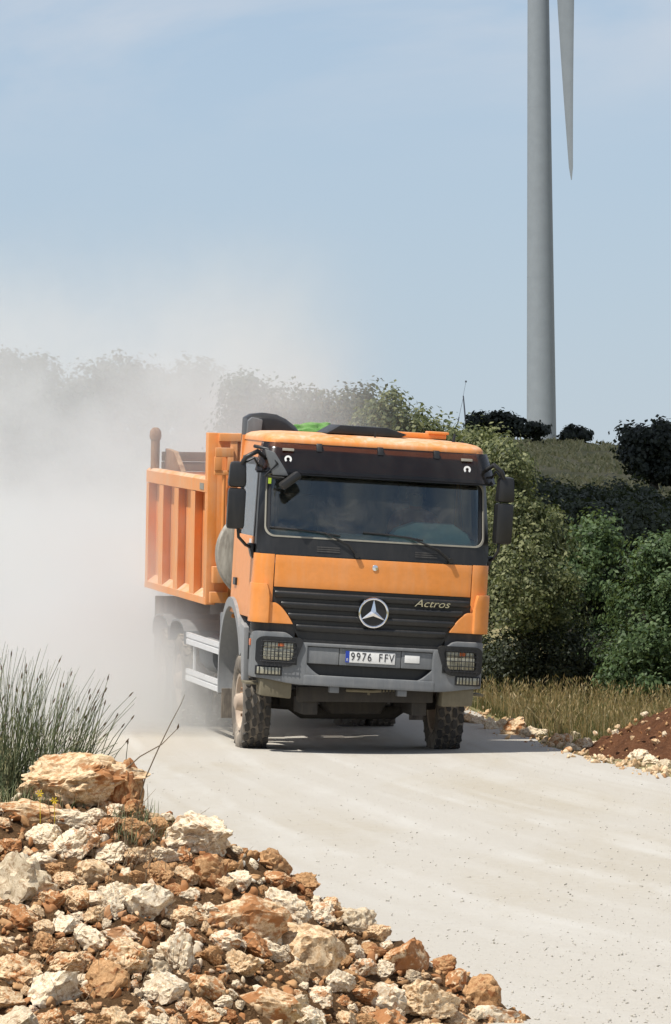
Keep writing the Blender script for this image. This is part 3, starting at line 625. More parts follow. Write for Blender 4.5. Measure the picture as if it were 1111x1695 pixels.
# interior
mb = MB(); mb.prism([(-1.27, 2.02), (-1.2, 2.28), (-0.95, 2.36), (-0.80, 2.30), (-0.78, 1.9), (-1.2, 1.9)], -1.12, 1.12, 'X'); dash = cab(mb, 'dashboard', 'dash', 0.02)
mb = MB(); mb.prism([(0.15, 2.30), (0.25, 2.44), (0.45, 2.52), (0.85, 2.52), (1.02, 2.42), (1.08, 2.30)], -1.10, -0.85); cab(mb, 'instrument_hood', 'dash', 0.04, dash)
for x in (-0.62, 0.62):
    mb = MB(); mb.bx(x - 0.26, x + 0.26, -0.35, 0.15, 1.75, 1.95); st = cab(mb, 'seat', 'interior', 0.05)
    mb = MB(); mb.box((x, 0.22, 2.32), (0.50, 0.16, 0.80), rotm(R(-8)), (0.8, 0.8)); cab(mb, 'seat_back', 'interior', 0.05, st)
    mb = MB(); mb.bx(x - 0.15, x + 0.15, 0.22, 0.32, 2.72, 2.92); cab(mb, 'headrest', 'interior', 0.04, st)
    mb = MB(); mb.bx(x - 0.22, x + 0.22, -0.3, 0.12, 1.42, 1.75); cab(mb, 'seat_base', 'interior', 0.02, st)
mb = MB(); swc = Vector((0.62, -0.68, 2.33)); rot = rotm(R(28))
swp = [swc + rot @ Vector((0.23 * math.cos(a), 0.23 * math.sin(a), 0)) for a in np.linspace(0, 2 * math.pi, 25)]
mb.tube(swp, 0.016, 6, False); mb.tube([swc, swc + rot @ Vector((0, 0, -0.35))], 0.03, 8)
for a in (R(0), R(180), R(270)): mb.tube([swc, swc + rot @ Vector((0.23 * math.cos(a), 0.23 * math.sin(a), 0))], 0.014, 6)
cab(mb, 'steering_wheel', 'black', smooth=60)
mb = MB(); mb.bx(-1.15, 1.15, -0.75, 0.58, 3.2, 3.24); cab(mb, 'headliner', 'interior')
mb = MB(); mb.bx(-1.15, 1.15, 0.55, 0.595, 1.42, 3.2); cab(mb, 'cab_rear_lining', 'interior')

# --- wheels
TR, TWD = 0.535, 0.30
def tyre_lathe():
    hw = TWD / 2
    return [(-hw * .62, 0.30), (-hw * .95, 0.36), (-hw, 0.44), (-hw * .93, 0.492), (-hw * .78, 0.514), (0, 0.519), (hw * .78, 0.514), (hw * .93, 0.492), (hw, 0.44), (hw * .95, 0.36), (hw * .62, 0.30)]
def tread():
    mb = MB(); n = 26
    for row, (xc, wd, ph) in enumerate(((-0.107, 0.076, 0.0), (-0.036, 0.064, 0.5), (0.036, 0.064, 0.0), (0.107, 0.076, 0.5))):
        for k in range(n):
            a = 2 * math.pi * (k + ph) / n; da = 2 * math.pi / n * 0.42
            r0 = 0.50; r1 = TR - (0.006 if row in (0, 3) else 0.0); hw = wd / 2 * 0.9
            poly = [(-hw, -0.55 * da), (-hw * .35, -da), (hw * .55, -da * .85), (hw, 0.45 * da), (hw * .35, da), (-hw * .55, da * .85)]
            vs = [(xc + x, r * math.cos(a + t), r * math.sin(a + t)) for r in (r0, r1) for x, t in poly]
            mb.add(vs, [(0, 1, 2, 3, 4, 5), (11, 10, 9, 8, 7, 6)] + [(i, i + 6, (i + 1) % 6 + 6, (i + 1) % 6) for i in range(6)])
    return mb
def make_wheel(dusty):
    rim = MB(); rim.lathe([(-0.13, 0.305), (-0.125, 0.275), (-0.07, 0.255), (-0.035, 0.21), (-0.045, 0.165), (-0.075, 0.13), (-0.075, 0.085), (-0.135, 0.07), (-0.14, 0.001)], 30)
    rim.lathe([(0.13, 0.305), (0.12, 0.275), (0.02, 0.26), (0.0, 0.12), (0.0, 0.001)], 30)
    w = rim.build('wheel', MT['rim'], truck, 40)
    t = MB(); t.lathe(tyre_lathe(), 48); t.build('tyre', MT['rubberdust'], w, 50)
    tread().build('tread', MT['rubber'] if not dusty else MT['rubberdust'], w, 30)
    nb = MB()
    for k in range(10):
        a = 2 * math.pi * k / 10; c = (-0.05, 0.148 * math.cos(a), 0.148 * math.sin(a)); nb.tube([c, (-0.105, c[1], c[2])], 0.017, 6)
    nb.build('wheel_nuts', MT['rust'], w, 40)
    hb = MB(); hb.lathe([(-0.10, 0.10), (-0.17, 0.085), (-0.185, 0.05), (-0.185, 0.001)], 20); hb.build('hub_cap', MT['rim'], w, 40)
    return w
w0 = make_wheel(False); AX = 0.02
w0.matrix_local = Matrix.Translation((-1.035, AX, TR - 0.01))
flip = Matrix.Rotation(math.pi, 4, 'Z')
dup(w0, truck, Matrix.Translation((1.045, AX, TR - 0.01)) @ flip)
w1 = make_wheel(True); w1.matrix_local = Matrix.Translation((-1.085, 4.5, TR - 0.01)); RA = (4.5, 5.88)
for yy in RA:
    for x, fl in ((-1.085, 0), (-0.74, 1), (0.74, 0), (1.085, 1)):
        if yy == 4.5 and x == -1.085: continue
        dup(w1, truck, Matrix.Translation((x, yy, TR - 0.01)) @ (flip if fl else Matrix()) @ Matrix.Rotation(random.random() * 6, 4, 'X'))
# --- chassis
ch = MB()
for sg in (-1, 1): ch.bx(sg * 0.42 - 0.04, sg * 0.42 + 0.04, -1.15, 7.3, 0.86, 1.12)
for y in (0.9, 2.2, 3.3, 5.2, 7.2): ch.bx(-0.38, 0.38, y - .05, y + .05, 0.90, 1.08)
ch.build('chassis_frame', MT['chassis'], truck, 35, 0.01)
ax = MB(); ax.tube([(-0.95, AX, 0.54), (-0.62, AX, 0.52), (-0.5, AX, 0.43), (0.5, AX, 0.43), (0.62, AX, 0.52), (0.95, AX, 0.54)], 0.075, 10)
ax.bx(-0.75, -0.48, AX - .12, AX + .1, 0.5, 0.66); ax.bx(0.48, 0.75, AX - .12, AX + .1, 0.5, 0.66); fx = ax.build('front_axle', MT['chassis'], truck, 40, 0.01)
ls = MB()
for sg in (-1, 1):
    for k in range(3): ls.bx(sg * 0.5 - 0.05, sg * 0.5 + 0.05, -0.85 + 0.12 * k, 0.85 - 0.12 * k, 0.66 - 0.02 * k, 0.678 - 0.02 * k)
ls.build('leaf_spring', MT['chassis'], fx)
eg = MB(); eg.bx(-0.40, 0.40, -0.95, 1.1, 0.60, 1.30); eg.prism([(-0.36, 0.60), (0.36, 0.60), (0.26, 0.44), (-0.26, 0.44)], -0.6, 0.6); eg.build('engine', MT['chassis'], truck, 35, 0.03)
cm = MB(); cm.bx(-0.72, 0.72, -1.2, -1.05, 0.60, 0.76); cm.bx(-0.66, -0.5, -1.15, -0.5, 0.46, 0.62); cm.bx(0.5, 0.66, -1.15, -0.5, 0.46, 0.62)
cm.build('front_crossmember', MT['chassis'], truck, 35, 0.015)
pp = MB(); pp.tube([(-0.22, -1.27, 0.73), (0.05, -1.28, 0.722), (0.30, -1.26, 0.735), (0.42, -1.2, 0.75)], 0.018, 8)
pp.tube([(0.02, -1.28, 0.722), (0.02, -1.28, 0.68)], 0.014, 6); pp.build('air_pipe', MT['step'], truck, 60)
spr = MB()
for k in range(7): spr.lathe([(0.16 + 0.035 * k + 0.008 * math.sin(a), 0.022 + 0.006 * math.cos(a)) for a in (0, 1.57, 3.14, 4.71)], 10, 'X', (0, -1.27, 0.725), True)
spr.build('hose_coil', MT['chassis'], truck, 60)
for y in RA:
    a2 = MB(); a2.tube([(-1.0, y, 0.53), (1.0, y, 0.53)], 0.09, 10); a2.lathe([(y - .25, 0.01), (y - .2, .16), (y, .25), (y + .2, .16), (y + .25, .01)], 16, 'Y', (0, 0, 0.53)); a2.build('rear_axle', MT['chassis'], truck, 40)
# fenders of the front wheel: arch band, side wall and inner liner
for sg in (-1, 1):
    f = MB(); n = 22; prof = []
    for k in range(n + 1):
        a = R(22 + 170 * k / n)
        yo, zo = AX + 0.20 - 0.90 * math.cos(a), 0.74 + 0.90 * max(math.sin(a), -1)
        yi, zi = AX + 0.20 - 0.80 * math.cos(a), 0.74 + 0.80 * math.sin(a)
        if a > R(90): yo = AX + .2 - 0.86 * math.cos(a); yi = AX + .2 - 0.80 * math.cos(a)
        prof.append(((yo, zo), (yi, zi)))
    for (o_, i_) in prof: f.v += [(sg * 1.255, o_[0], o_[1]), (sg * 1.255, i_[0], i_[1]), (sg * 0.80, i_[0], i_[1]), (sg * 0.80, o_[0], o_[1])]
    for k in range(n):
        for i in range(4): j = (i + 1) % 4; f.f.append((k * 4 + i, k * 4 + j, k * 4 + 4 + j, k * 4 + 4 + i))
    f.f += [(0, 1, 2, 3), tuple(n * 4 + i for i in (3, 2, 1, 0))]
    fd = f.build('fender', MT['fender'], truck, 45)
    mb = MB(); mb.prism([(-0.88, 0.80), (-0.86, 1.36), (-0.62, 1.40), (-0.45, 1.34), (-0.66, 1.05), (-0.70, 0.80)], sg * 1.20, sg * 1.256, 'X'); mb.build('fender_side', MT['fender'], fd, 35, 0.006)
    mb = MB(); mb.bx(min(sg * 0.84, sg * 1.22), max(sg * 0.84, sg * 1.22), 0.99, 1.02, 0.30, 0.62); mb.build('mud_flap', MT['rubberdust'], fd, 0)
    mb = MB(); mb.bx(sg * 0.80 - .012, sg * 0.80 + .012, -0.6, 1.05, 0.95, 1.5); mb.build('wheel_liner', MT['blackdusty'], fd, 0)
# side guards, boxes, tanks
for sg in (-1, 1):
    rails = []
    for z in (1.04, 0.635):
        g = MB(); g.prism([(sg * 1.235, z - .065), (sg * 1.235, z - .012), (sg * 1.215, z), (sg * 1.235, z + .012), (sg * 1.235, z + .065), (sg * 1.20, z + .065), (sg * 1.20, z - .065)], 1.10, 3.80); rails.append(g.build('side_guard', MT['alu'], truck, 25))
    for y in (1.25, 3.45):
        mb = MB(); mb.bx(sg * 1.185 - .012, sg * 1.185 + .012, y - .03, y + .03, 0.58, 1.1); mb.build('guard_post', MT['alu'], rails[0], 0)
mb = MB(); mb.bx(-1.16, -0.65, 1.15, 1.65, 1.12, 1.42); mb.build('battery_box', MT['plastic'], truck, 35, 0.02)
mb = MB(); mb.tube([(-1.0, 1.25, 0.85), (-1.0, 1.75, 0.85)], 0.16, 18); mb.tube([(-0.95, 2.1, 0.9), (-0.95, 3.2, 0.9)], 0.22, 20); mb.build('air_tank', MT['plastic'], truck, 40)
mb = MB(); mb.tube([(0.95, 1.25, 0.85), (0.95, 3.3, 0.85)], 0.3, 20); mb.build('fuel_tank', MT['alu'], truck, 40)
sp = MB(); sp.lathe([(y, r) for y, r in ((-0.15, 0.30), (-0.15, 0.45), (-0.12, 0.51), (0, 0.525), (0.12, 0.51), (0.15, 0.45), (0.15, 0.30))], 40, 'Y', (-0.73, 1.45, 2.06))
spw = sp.build('spare_wheel', MT['spare'], truck, 40)
sp = MB(); sp.lathe([(-0.13, 0.31), (-0.05, 0.27), (-0.02, 0.15), (-0.06, 0.12), (-0.06, 0.001)], 30, 'Y', (-0.73, 1.45, 2.06)); sp.build('rim', MT['rim'], spw, 40)
mb = MB(); mb.bx(-1.0, -0.7, 1.62, 1.70, 1.5, 2.3); mb.bx(-0.9, 0.9, 1.2, 1.7, 1.15, 1.42); mb.build('spare_carrier', MT['chassis'], truck, 35, 0.01)
mb = MB(); mb.bx(-0.25, 1.15, 1.15, 1.9, 1.15, 2.95); mb.build('shade_box', MT['chassis'], truck, 35, 0.04)  # made-up box behind the cab, closes the sunlit gap in the truck's shadow
mb = MB()
mb.tube([(-1.05, 0.95, 1.75), (-1.0, 1.0, 1.5), (-1.02, 1.1, 1.25)], 0.02, 6); mb.tube([(-0.95, 0.95, 1.65), (-0.9, 1.05, 1.4), (-0.95, 1.1, 1.15)], 0.018, 6); mb.build('air_hose', MT['blackdusty'], truck, 60)
# rear mudguards
for sg in (-1, 1):
    for y0_, y1_ in ((3.86, 5.1), (5.25, 6.6)):
        g = MB(); n = 10; c = (y0_ + y1_) / 2; hw = (y1_ - y0_) / 2
        for k in range(n + 1):
            a = math.pi * k / n; yy = c - hw * math.cos(a); zz = 0.98 + 0.24 * math.sin(a) ** 0.5
            for q, t in ((zz, 0), (zz - 0.02, 0)): g.v += [(sg * 1.25, yy, q), (sg * 0.58, yy, q)]
        for k in range(n):
            b_ = k * 4
            g.f += [(b_, b_ + 1, b_ + 5, b_ + 4), (b_ + 2, b_ + 6, b_ + 7, b_ + 3), (b_, b_ + 4, b_ + 6, b_ + 2), (b_ + 1, b_ + 3, b_ + 7, b_ + 5)]
        g.f += [(0, 2, 3, 1), (n * 4, n * 4 + 1, n * 4 + 3, n * 4 + 2)]
        g.build('rear_mudguard', MT['plastic'], truck, 40)
    g = MB(); g.bx(min(sg * .58, sg * 1.22), max(sg * .58, sg * 1.22), 6.62, 6.65, 0.35, 1.4); g.build('mud_flap', MT['rubberdust'], truck, 0)
# --- tipping body
ZB, ZR0, ZR1 = 1.475, 2.685, 2.87; YB0, YB1 = 2.16, 7.38
db = MB(); db.bx(-1.15, 1.15, YB0 + 0.05, YB1, ZB + 0.02, ZB + 0.12); body = db.build('tipper_body', MT['orange_body'], truck, 35, 0.01)
def bp(mb, name, m='orange_body', bevel=0.008): return mb.build(name, MT[m], body, 35, bevel)
for sg in (-1, 1):
    xi, xo = sg * 1.13, sg * 1.15
    mb = MB(); mb.bx(min(xi, xo), max(xi, xo), YB0 + .05, YB1, ZB + .1, ZR1 - .01); bp(mb, 'side_wall')
    mb = MB(); mb.prism([(sg * 1.148, ZR0), (sg * 1.252, ZR0 + .02), (sg * 1.252, ZR1 - .03), (sg * 1.22, ZR1), (sg * 1.148, ZR1)], YB0 + .02, YB1); bp(mb, 'top_rail', bevel=0)
    mb = MB(); mb.prism([(sg * 1.148, ZB), (sg * 1.252, ZB), (sg * 1.252, ZB + 0.075), (sg * 1.148, ZB + .15)], YB0 + .02, YB1); bp(mb, 'bottom_rail', bevel=0)
    for yf_ in (7.16, 5.86, 4.56, 3.18):
        mb = MB(); mb.prism([(sg * 1.15, yf_ + .07), (sg * 1.248, yf_), (sg * 1.248, yf_ + .36), (sg * 1.15, yf_ + .43)] if yf_ < 7 else [(sg * 1.15, yf_ + .05), (sg * 1.248, yf_), (sg * 1.248, YB1), (sg * 1.15, YB1)], ZB + .06, ZR0 + .012, 'Z'); bp(mb, 'side_rib', bevel=0)
    mb = MB(); mb.bx(min(sg * 1.145, sg * 1.25), max(sg * 1.145, sg * 1.25), YB0, YB0 + 0.22, ZB + .003, 3.36); bp(mb, 'corner_post')
    mb = MB(); mb.tube([(sg * 1.19, YB1 - 0.28, ZR1 - .02), (sg * 1.19, YB1 - 0.28, 3.20)], 0.052, 12); mb.lathe([(3.20, 0.06), (3.24, .07), (3.30, .065), (3.34, .035), (3.345, .001)], 14, 'Z', (sg * 1.19, YB1 - .28, 0)); bp(mb, 'tailgate_post', 'rust', 0)
    mb = MB(); mb.prism([(YB1 - .1, 2.83), (YB1 - .2, 3.1), (YB1 - 0.9, 3.08), (YB1 - 1.7, 2.83)], sg * 1.0, sg * 1.06, 'X'); bp(mb, 'tailgate_gusset', 'rust')
mb = MB(); mb.bx(-1.15, 1.15, YB0, YB0 + .06, ZB + .1, 3.36); bp(mb, 'headboard')
mb = MB(); mb.bx(-1.14, 1.14, YB0 - .10, YB0 + .002, 3.27, 3.358); bp(mb, 'headboard_cap')
for x in (-0.98, -0.3, 0.4, 1.0):
    mb = MB(); mb.bx(x - .04, x + .04, YB0 - .09, YB0 + .002, ZB + .1, 3.27); bp(mb, 'headboard_rib')
mb = MB(); mb.bx(-1.13, 1.13, YB1 - .05, YB1 + .02, ZB + .1, 2.83); bp(mb, 'tailgate')
mb = MB(); mb.bx(-1.19, -0.99, YB0 - .16, YB0 - .09, 3.10, 3.20); mb.bx(-1.20, -1.12, YB0 - .16, YB0 - .09, 2.95, 3.10); mb.bx(-1.06, -0.99, YB0 - .16, YB0 - .09, 2.95, 3.10); mb.bx(-1.20, -0.99, YB0 - .15, YB0 - .09, 2.90, 2.95); bp(mb, 'latch_bracket')
mb = MB(); mb.tube([(-1.09, YB0 - .12, 2.92), (-1.09, YB0 - .12, 1.75)], 0.02, 8); bp(mb, 'latch_rod', bevel=0)
mb = MB(); mb.bx(-1.22, -1.02, YB0 - .14, YB0 - .02, 1.50, 1.62); mb.bx(-1.2, -1.08, YB0 - .2, YB0 - .02, 1.72, 1.9); bp(mb, 'latch_foot')
for k in range(2):
    mb = MB(); mb.bx(-1.08, 1.08, YB1 - .06 - .012 * k, YB1 - .012 * k, 2.835 + .115 * k, 2.945 + .115 * k); bp(mb, 'tailgate_board', 'wood')
mb = MB(); mb.bx(-1.258, -1.2515, 2.45, 2.75, 2.73, 2.80); bp(mb, 'reflector_sticker', 'seal', 0)
mb = MB(); mb.tube([(0, 1.8, 1.0), (0, 2.0, 2.6)], 0.1, 12); mb.build('lift_cylinder', MT['chassis'], truck, 40)
sb = MB()
for sg in (-1, 1): sb.bx(sg * .42 - .06, sg * .42 + .06, YB0 + .2, YB1, 1.17, ZB + .02)
bp(sb, 'body_subframe', 'chassis')

# green load net bundled on the headboard
def blob(name, m, n, fn, parent=None):
    bm = bmesh.new(); bmesh.ops.create_icosphere(bm, subdivisions=n, radius=1.0)
    for v in bm.verts: v.co = fn(v.co.copy())
    me = bpy.data.meshes.new(name); bm.to_mesh(me); bm.free()
    me.polygons.foreach_set('use_smooth', np.ones(len(me.polygons), bool)); me.materials.append(m)
    return link(bpy.data.objects.new(name, me), parent)
def netf(p):
    k = 1 + 0.28 * mn.noise(p * 3.1) + 0.14 * mn.noise(p * 8)
    x = p.x * 0.36 * k - 0.28; z = max(-0.02, p.z * 0.15 * k * (0.75 + 0.35 * p.x))
    return TM @ Vector((x - 0.02 + 0.12, YB0 + 0.02 + p.y * 0.14 * k, 3.365 + z))
tag(blob('load_net', MT['net'], 4, netf), 'bright green load net bundled up behind the cab roof', 'net')

# driver
def person():
    J = {'pel': ((0.62, -0.02, 2.02), .17), 'bel': ((0.62, 0.03, 2.2), .16), 'che': ((0.62, 0.04, 2.42), .175), 'sho': ((0.62, 0.05, 2.56), .12), 'nec': ((0.62, 0.02, 2.63), .062), 'hed': ((0.62, -0.01, 2.70), .075), 'he2': ((0.62, -0.02, 2.79), .098), 'he3': ((0.62, -0.01, 2.87), .07),
         'sl': ((0.42, 0.05, 2.54), .075), 'el': ((0.34, -0.18, 2.32), .052), 'wl': ((0.43, -0.46, 2.40), .036), 'hl': ((0.44, -0.55, 2.43), .042),
         'sr': ((0.82, 0.05, 2.54), .075), 'er': ((0.90, -0.18, 2.32), .052), 'wr': ((0.81, -0.46, 2.40), .036), 'hr': ((0.80, -0.55, 2.43), .042),
         'tl': ((0.52, -0.08, 2.0), .1), 'kl': ((0.50, -0.50, 2.05), .075), 'fl': ((0.50, -0.60, 1.62), .055), 'tl2': ((0.50, -0.76, 1.50), .045),
         'tr': ((0.72, -0.08, 2.0), .1), 'kr': ((0.74, -0.50, 2.05), .075), 'fr': ((0.74, -0.60, 1.62), .055), 'tr2': ((0.74, -0.76, 1.50), .045)}
    E_ = ['pel bel', 'bel che', 'che sho', 'sho nec', 'nec hed', 'hed he2', 'he2 he3', 'sho sl', 'sl el', 'el wl', 'wl hl', 'sho sr', 'sr er', 'er wr', 'wr hr', 'pel tl', 'tl kl', 'kl fl', 'fl tl2', 'pel tr', 'tr kr', 'kr fr', 'fr tr2']
    ks = list(J); me = bpy.data.meshes.new('person'); me.from_pydata([tuple(TM @ Vector(cl(J[k][0]))) for k in ks], [tuple(ks.index(q) for q in e.split()) for e in E_], [])
    o = link(bpy.data.objects.new('person', me)); md = o.modifiers.new('skin', 'SKIN'); me.skin_vertices
    if not me.skin_vertices: me.attributes
    for i, k in enumerate(ks):
        sv = me.skin_vertices[0].data[i]; sv.radius = (J[k][1], J[k][1]); sv.use_root = (k == 'pel')
    o.modifiers.new('sub', 'SUBSURF').levels = 2; o.modifiers['sub'].render_levels = 2
    bpy.context.view_layer.update(); dg = bpy.context.evaluated_depsgraph_get(); m2 = bpy.data.meshes.new_from_object(o.evaluated_get(dg)); o.modifiers.clear(); o.data = m2
    skin = plain('skin', (0.26, 0.15, 0.10), 0.6, dust=0); vest = plain('orange_vest', (0.45, 0.10, 0.03), 0.8, dust=0.1); trs = plain('trousers', (0.04, 0.05, 0.08), 0.9, dust=0.1)
    m2.materials.clear(); [m2.materials.append(x) for x in (skin, vest, trs)]
    inv = TM.inverted()
    for f in m2.polygons:
        q = inv @ f.center; f.material_index = 0 if (q.z > 2.645 or q.y < -0.40 and q.z > 2.25) else (2 if q.z < 2.12 and q.y < 0.0 else 1); f.use_smooth = True
    tag(o, 'driver sitting behind the steering wheel inside the cab', 'person')
    hair = blob('hair', plain('dark_hair', (0.03, 0.02, 0.015), 0.8, dust=0), 3, lambda p: TM @ Vector(cl((0.62 + p.x * .105, 0.01 + p.y * .115, 2.835 + max(p.z, -.3 - .6 * max(0, -p.y) * 0 ) * .10))), o)
    for sx in (-1, 1):
        blob('ear', skin, 2, lambda p, sx=sx: TM @ Vector(cl((0.62 + sx * .1 + p.x * .012, 0.0 + p.y * .022, 2.78 + p.z * .035))), o)
        blob('eye', MT['ink'], 2, lambda p, sx=sx: TM @ Vector(cl((0.62 + sx * .035 + p.x * .012, -0.108 + p.y * .01, 2.795 + p.z * .008))), o)
        for q, (dx, dz, ln) in enumerate(((-.03, .0, .05), (-.01, .02, .06), (.01, .02, .058), (.028, .0, .045), (-.045, -.03, .04))):
            hx = 0.62 + sx * 0.19; MB().tube([cl((hx + dx, -0.55, 2.43 + dz)), cl((hx + dx, -0.56 - ln * .7, 2.44 + dz)), cl((hx + dx, -0.55 - ln, 2.41 + dz))], [.011, .010, .008], 6).build('finger', skin, o, 60, 0, lambda p: tuple(TM @ Vector(p)))
    blob('nose', skin, 2, lambda p: TM @ Vector(cl((0.62 + p.x * .016, -0.118 + p.y * .022, 2.765 + p.z * .028))), o)
    return o
person()

# ------------------------------------------------------------------ rocks
def rock_mesh(name, seed, m, sub=3, lo=0.5, hi=0.82):
    rnd = random.Random(seed); bm = bmesh.new(); bmesh.ops.create_icosphere(bm, subdivisions=sub, radius=1.0)
    pl_ = []
    for k in range(rnd.randint(9, 14)):
        d = Vector((rnd.gauss(0, 1), rnd.gauss(0, 1), rnd.gauss(0, 1))).normalized(); pl_.append((d, rnd.uniform(lo, hi)))
    off = Vector((rnd.random() * 50, rnd.random() * 50, rnd.random() * 50))
    for v in bm.verts:
        p = v.co.copy()
        p *= 1 + 0.30 * mn.noise(p * 1.3 + off)
        for d, h in pl_:
            q = p.dot(d)
            if q > h: p -= d * (q - h) * 0.94
        p *= 1 + 0.20 * (0.35 - abs(mn.noise(p * 2.6 + off))) + 0.13 * mn.noise(p * 4.6 + off) + 0.10 * (0.3 - abs(mn.noise(p * 9.5 + off))) + 0.05 * mn.noise(p * 19 + off) + 0.03 * mn.noise(p * 37 + off)
        cr = abs(mn.noise(p * 2.3 + off * 2)); p *= 1 - 0.10 * max(0, 1 - cr * 9)
        v.co = p
    me = bpy.data.meshes.new(name); bm.to_mesh(me); bm.free()
    me.polygons.foreach_set('use_smooth', np.ones(len(me.polygons), bool)); me.set_sharp_from_angle(angle=R(30))
    me.materials.append(MT[m]); return me
KINDS = ['rock', 'rockpale', 'rockrust', 'rockgrey']
ROCKS = {k: [rock_mesh(k, i * 31 + j * 7 + 3, k, 5 if j < 4 else 4) for j in range(9)] for i, k in enumerate(KINDS)}
PEB1 = {k: [rock_mesh(k + '_grit', 199 + i * 9 + j, k, 1, 0.3, 0.7) for j in range(5)] for i, k in enumerate(KINDS)}
PEB = {k: [rock_mesh(k + '_small', 99 + i * 9 + j, k, 2, 0.28, 0.7) for j in range(5)] for i, k in enumerate(KINDS)}
ADJ = {'rock': 'rust-stained cream', 'rockpale': 'pale', 'rockrust': 'rusty brown', 'rockgrey': 'greyish'}
def put_rock(kind, c, size, label, group, seed, cat='rock', flat=0.75, name='rock'):
    rnd = random.Random(seed); o = bpy.data.objects.new(name, ROCKS[kind][rnd.randrange(9)]); COL.objects.link(o)
    o.location = c; o.scale = size if isinstance(size, (tuple, list)) else (size, size * rnd.uniform(.75, 1.05), size * flat * rnd.uniform(.85, 1.15))
    o.rotation_euler = (rnd.uniform(-.35, .35), rnd.uniform(-.35, .35), rnd.uniform(0, 6.28))
    tag(o, label, cat, group); return o

# rubble heap at the verge
HCU = np.array([-300, -50, 100, 230, 330, 390, 470, 560, 650, 740, 820, 880, 1000]); HCV = np.array([1330, 1318, 1326, 1342, 1376, 1404, 1448, 1516, 1566, 1610, 1660, 1702, 1780])
HY = 28.3
HX = (HCU - PW / 2) / FPX * HY; HZ = CAM[2] - (HCV - VH) * HY / FPX
def heap(x, y):
    x = np.asarray(x, float); y = np.asarray(y, float)
    zc = np.interp(x, HX, HZ); d = y - HY
    return np.where(d < 0, zc + d * 0.37, zc - d * 0.55)
def hz1(x, y): return float(heap(x, y)) + 0.035 * mn.noise(Vector((x * 3, y * 3, 0.3))) + 0.02 * mn.noise(Vector((x * 9, y * 9, 1.3)))
xs_ = np.linspace(-3, 1.8, 240); ys_ = np.linspace(24.5, 31.5, 200); XX, YY = np.meshgrid(xs_, ys_)
ZZ = heap(XX, YY); ZZ = np.array([[ZZ[j, i] + 0.035 * mn.noise(Vector((XX[j, i] * 3, YY[j, i] * 3, .3))) + 0.02 * mn.noise(Vector((XX[j, i] * 9, YY[j, i] * 9, 1.3))) + 0.028 * mn.noise(Vector((XX[j, i] * 17, YY[j, i] * 17, 2.3))) + 0.02 * mn.noise(Vector((XX[j, i] * 34, YY[j, i] * 34, 2.3))) for i in range(240)] for j in range(200)])
V = np.stack([XX, YY, np.maximum(ZZ, -0.25)], -1).reshape(-1, 3); i = (np.arange(199)[:, None] * 240 + np.arange(239)[None, :]).ravel()
ho = npmesh('rubble_bank', V, np.stack([i, i + 1, i + 241, i + 240], 1), MT['soil'], smooth=True); tag(ho, 'brown earth bank strewn with rubble at the left edge of the road', 'bank')
def onheap(u, v):
    # first point of the sight line on the heap
    for y in np.arange(24.6, 31, 0.02):
        p = at(u, v, y)
        if p[2] <= hz1(p[0], p[1]): return p
    return at(u, v, HY)
PX = HY / FPX      # metres per photo pixel near the heap
HERO = [ # u, v, half-width px, half-height px, kind, label
 (132, 1292, 92, 52, 'rock', 'big rust-stained boulder crowning the rubble bank below the reeds'),
 (200, 1305, 30, 45, 'rockrust', 'reddish block leaning on the right end of the big boulder'),
 (330, 1385, 66, 44, 'rockpale', 'broad pale slab on the crest right of the big boulder'),
 (32, 1462, 50, 48, 'rockgrey', 'large smooth grey boulder at the left edge of the picture'),
 (45, 1345, 62, 26, 'rock', 'flat pinkish rock at the left edge just below the reeds'),
 (112, 1358, 42, 18, 'rockpale', 'flat cream slab lying in front of the big boulder'),
 (160, 1352, 20, 16, 'rockpale', 'small white angular stone under the big boulder'),
 (298, 1584, 33, 38, 'rockpale', 'bright white pointed rock in the lower middle of the bank'),
 (200, 1550, 34, 20, 'rockpale', 'rounded cream stone left of the white pointed rock'),
 (112, 1462, 24, 22, 'rock', 'tan knobbly stone right of the large grey boulder'),
 (200, 1478, 24, 20, 'rockpale', 'square pale stone in the upper middle of the bank'),
 (270, 1418, 34, 18, 'rockpale', 'white flat-topped stone just below the crest'),
 (345, 1445, 40, 34, 'rockrust', 'dark brown jagged rock below the pale slab'),
 (410, 1520, 62, 46, 'rock', 'large orange-stained rock in the middle of the bank slope'),
 (470, 1505, 40, 28, 'rockpale', 'white-topped rock on the crest beside an orange-stained one'),
 (520, 1575, 62, 56, 'rock', 'large two-toned rock, rusty left and white right, near the crest'),
 (590, 1532, 38, 28, 'rockgrey', 'grey-white rounded rock standing up on the crest'),
 (668, 1592, 38, 36, 'rock', 'upright reddish and white block on the crest'),
 (735, 1605, 28, 20, 'rockrust', 'small rusty rock right of the upright block on the crest'),
 (790, 1648, 34, 32, 'rockrust', 'jagged brown rock near the lower end of the crest'),
 (700, 1665, 48, 34, 'rock', 'broad pinkish rock at the foot of the upright block'),
 (640, 1660, 30, 26, 'rockpale', 'cream lump at the bottom left of the pinkish rock'),
 (440, 1665, 56, 36, 'rock', 'wide tan rock at the bottom edge under the two-toned rock'),
 (22, 1610, 42, 34, 'rock', 'pinkish cream rock at the left edge near the bottom'),
 (455, 1430, 26, 26, 'rockrust', 'rust-brown lump on the crest where it starts to fall'),
 (505, 1465, 24, 18, 'rockrust', 'small dark rust stone on the crest left of the grey-white rock'),
 (260, 1610, 24, 20, 'rockgrey', 'squarish grey stone left below the white pointed rock'),
 (300, 1520, 34, 24, 'rock', 'pair-topped pinkish rock in the middle of the bank'),
 (820, 1683, 40, 22, 'rockpale', 'pale flat rock where the bank runs out at the bottom edge'),
 (352, 1515, 28, 22, 'rockpale', 'white rock beside the pair-topped pinkish one'),
]
rocks = []; occupied = []
